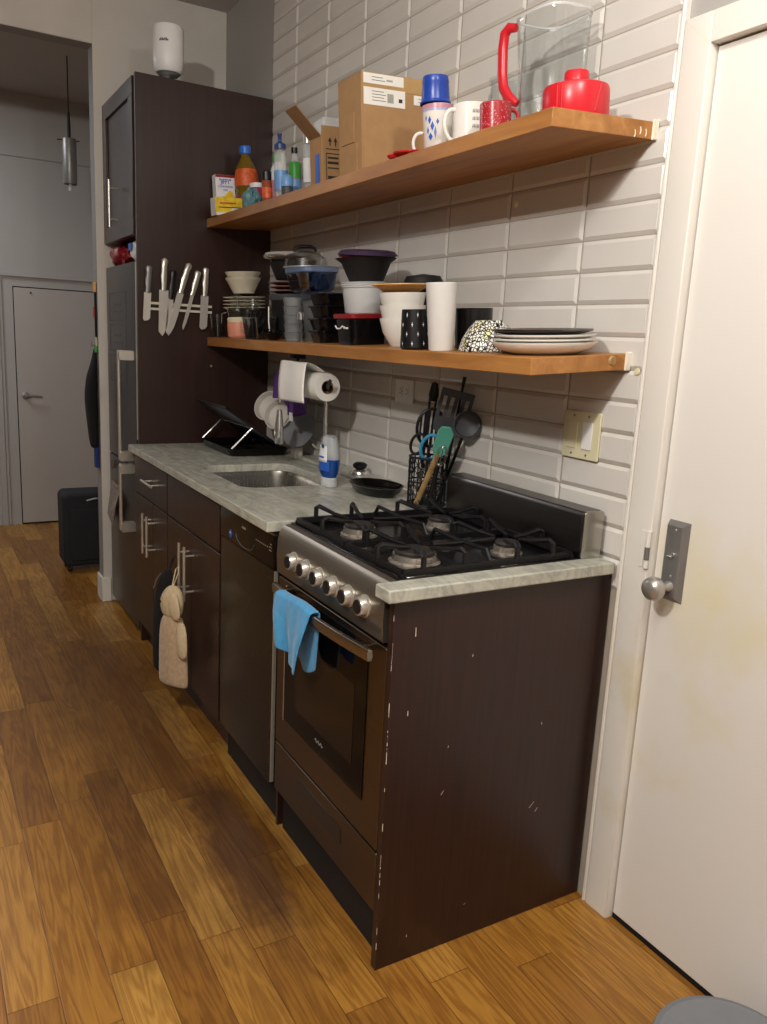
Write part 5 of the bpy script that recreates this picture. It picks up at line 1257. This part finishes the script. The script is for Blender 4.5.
b = MB(); b.tube([(-.006, 0, .37), (.02, .006, .43), (.028, .0, .44), (.022, -.006, .42), (-.004, -.002, .37)], .0022, 6); b.build('hanging_loop', 'mitt_pale', mt)
bg = thing('black_pot_holder', 'black pot holder hanging behind the tan oven mitt', 'pot holder', (-.690, 1.520, .14), .25)
b = MB(); b.loft([er(.02, .045, .010, 0), er(.02, .055, .016, .01), er(.015, .055, .020, .12), er(.01, .055, .020, .25), er(-.01, .05, .016, .34), er(-.03, .035, .010, .39), er(-.045, .014, .006, .425)]); b.build('cloth_body', 'black_cloth', bg, sub=1)
b = MB(); b.tube([(-.018, .035, .33), (-.016, .015, .37), (-.012, -.005, .395)], .004, 6, flat=.4); b.build('grey_trim', 'nickel', bg)
b = MB(); b.tube([(.0, -.045, .42), (.005, -.06, .46), (.008, -.066, .47), (.006, -.06, .45), (.0, -.046, .42)], .002, 6); b.build('hanging_loop', 'black_cloth', bg)

# ------------------------------------------------------------------ hall: pendant, suitcase, jacket
pn = thing('pendant_lamp', 'unlit dark cylindrical pendant lamp hanging in the hall beyond the opening', 'pendant lamp', (-.592, 3.8, 2.19))
b = MB(); b.tube([(0, 0, .36), (0, 0, .675)], .0035, 6); b.build('cable', 'black_plastic', pn)
b = MB(); b.lathe([(0, .25), (.009, .25), (.010, .30), (.007, .38), (0, .40)], n=16); b.build('socket_stem', 'black_matte', pn)
b = MB(); b.lathe([(0, .248), (.036, .248), (.038, .24), (.038, .01), (.036, .005), (.033, .005), (.033, .23), (0, .235)], n=36); b.build('shade', 'pewter', pn)
b = MB(); b.lathe([(0, 0), (.009, -.03), (.010, -.02), (.010, .2), (0, .2)], n=14); b.build('bulb_tube', 'frost', pn)
b = MB(); b.tube([(-.065, 0, .236), (.055, 0, .242)], .003, 6); b.build('cross_pin', 'black_plastic', pn)
su = thing('suitcase', 'black soft sided suitcase standing in the hall beyond the opening', 'suitcase', (-.590, 3.56, 0), .0)
b = MB(); b.rbox(-.150, .150, -.10, .10, .035, .470, r=.035, n=6, axis='y'); b.build('shell', 'suitcase', su, bevel=.02, segs=4)
b = MB(); b.rbox(-.115, .115, -.112, -.1005, .07, .38, r=.025, n=5, axis='y'); b.build('front_pocket', 'suitcase', su, bevel=.006)
b = MB(); b.tube([(-.02, -.106, .425), (.02, -.118, .437), (.075, -.118, .440), (.11, -.106, .436)], .006, 8); b.build('carry_handle', 'pewter', su)
for x in (-.115, .115):
    b = MB(); b.lathe([(0, -.012), (.016, -.012), (.018, 0), (.016, .012), (0, .012)], n=20, M4=Matrix.Translation((x, -.06, .018)) @ Matrix.Rotation(PI / 2, 4, 'Y')); b.box(x - .014, x + .014, -.08, -.04, .024, .040); b.build('wheel', 'black_plastic', su)
    b = MB(); b.lathe([(0, -.012), (.016, -.012), (.018, 0), (.016, .012), (0, .012)], n=20, M4=Matrix.Translation((x, .06, .018)) @ Matrix.Rotation(PI / 2, 4, 'Y')); b.box(x - .014, x + .014, .04, .08, .024, .040); b.build('wheel', 'black_plastic', su)
jk = thing('hanging_jacket', 'black jacket with blue strap hanging on the wall end beside the fridge', 'jacket', (-.6362, 2.935, .70))
b = MB(); b.loft([er(0, .030, .016, .10, -.018), er(0, .050, .022, .13, -.022), er(0, .055, .026, .25, -.028), er(0, .052, .032, .36, -.033), er(0, .045, .028, .42, -.029), er(0, .050, .025, .47, -.026), er(0, .040, .016, .515, -.017), er(0, .024, .010, .565, -.011), er(0, .012, .006, .61, -.007)]); b.build('jacket_body', 'black_cloth', jk, sub=1)
b = MB(); b.rbox(-.020, -.004, -.028, .020, .005, .17, r=.004); b.build('blue_strap', 'blue_flag', jk, bevel=.002)
b = MB(); b.tube([(-.001, 0, .62), (-.022, 0, .615), (-.022, 0, .635)], .004, 8); b.build('hook', 'pewter', jk)
kp = thing('lanyard', 'dark lanyard with orange and red tabs hanging on the wall end beside the fridge', 'lanyard', (-.6362, 2.915, 1.36))
b = MB(); b.rbox(-.008, -.001, -.012, .012, .0, .215, r=.003); b.build('strap', 'black_cloth', kp)
b = MB(); b.rbox(-.012, -.001, -.016, .016, .216, .262, r=.003); b.build('orange_tab', 'orange_plate', kp)
b = MB(); b.rbox(-.014, -.0085, -.017, .017, .095, .145, r=.003); b.build('red_tab', 'dark_red', kp)
b = MB(); b.rbox(-.012, -.001, -.016, .016, -.075, -.045, r=.003); b.build('lower_tab', 'green_label', kp)
b = MB(); b.tube([(-.005, -.005, -.045), (-.004, 0, .001)], .003, 6); b.build('cord', 'ivory', kp)

# ------------------------------------------------------------------ grey round bin in the near corner
bn = thing('round_bin', 'grey round lidded bin, only its rim showing at the bottom right corner', 'bin', (-.175, -.600, 0))
b = MB(); b.lathe([(0, 0), (.12, 0), (.13, .01), (.145, .085), (0, .085)], n=48); b.build('bin_body', 'grey_dark', bn)
b = MB(); b.lathe([(0, .086), (.150, .086), (.154, .092), (.150, .104), (.138, .108), (.130, .104), (0, .104)], n=56); b.build('lid', 'grey_plastic', bn)
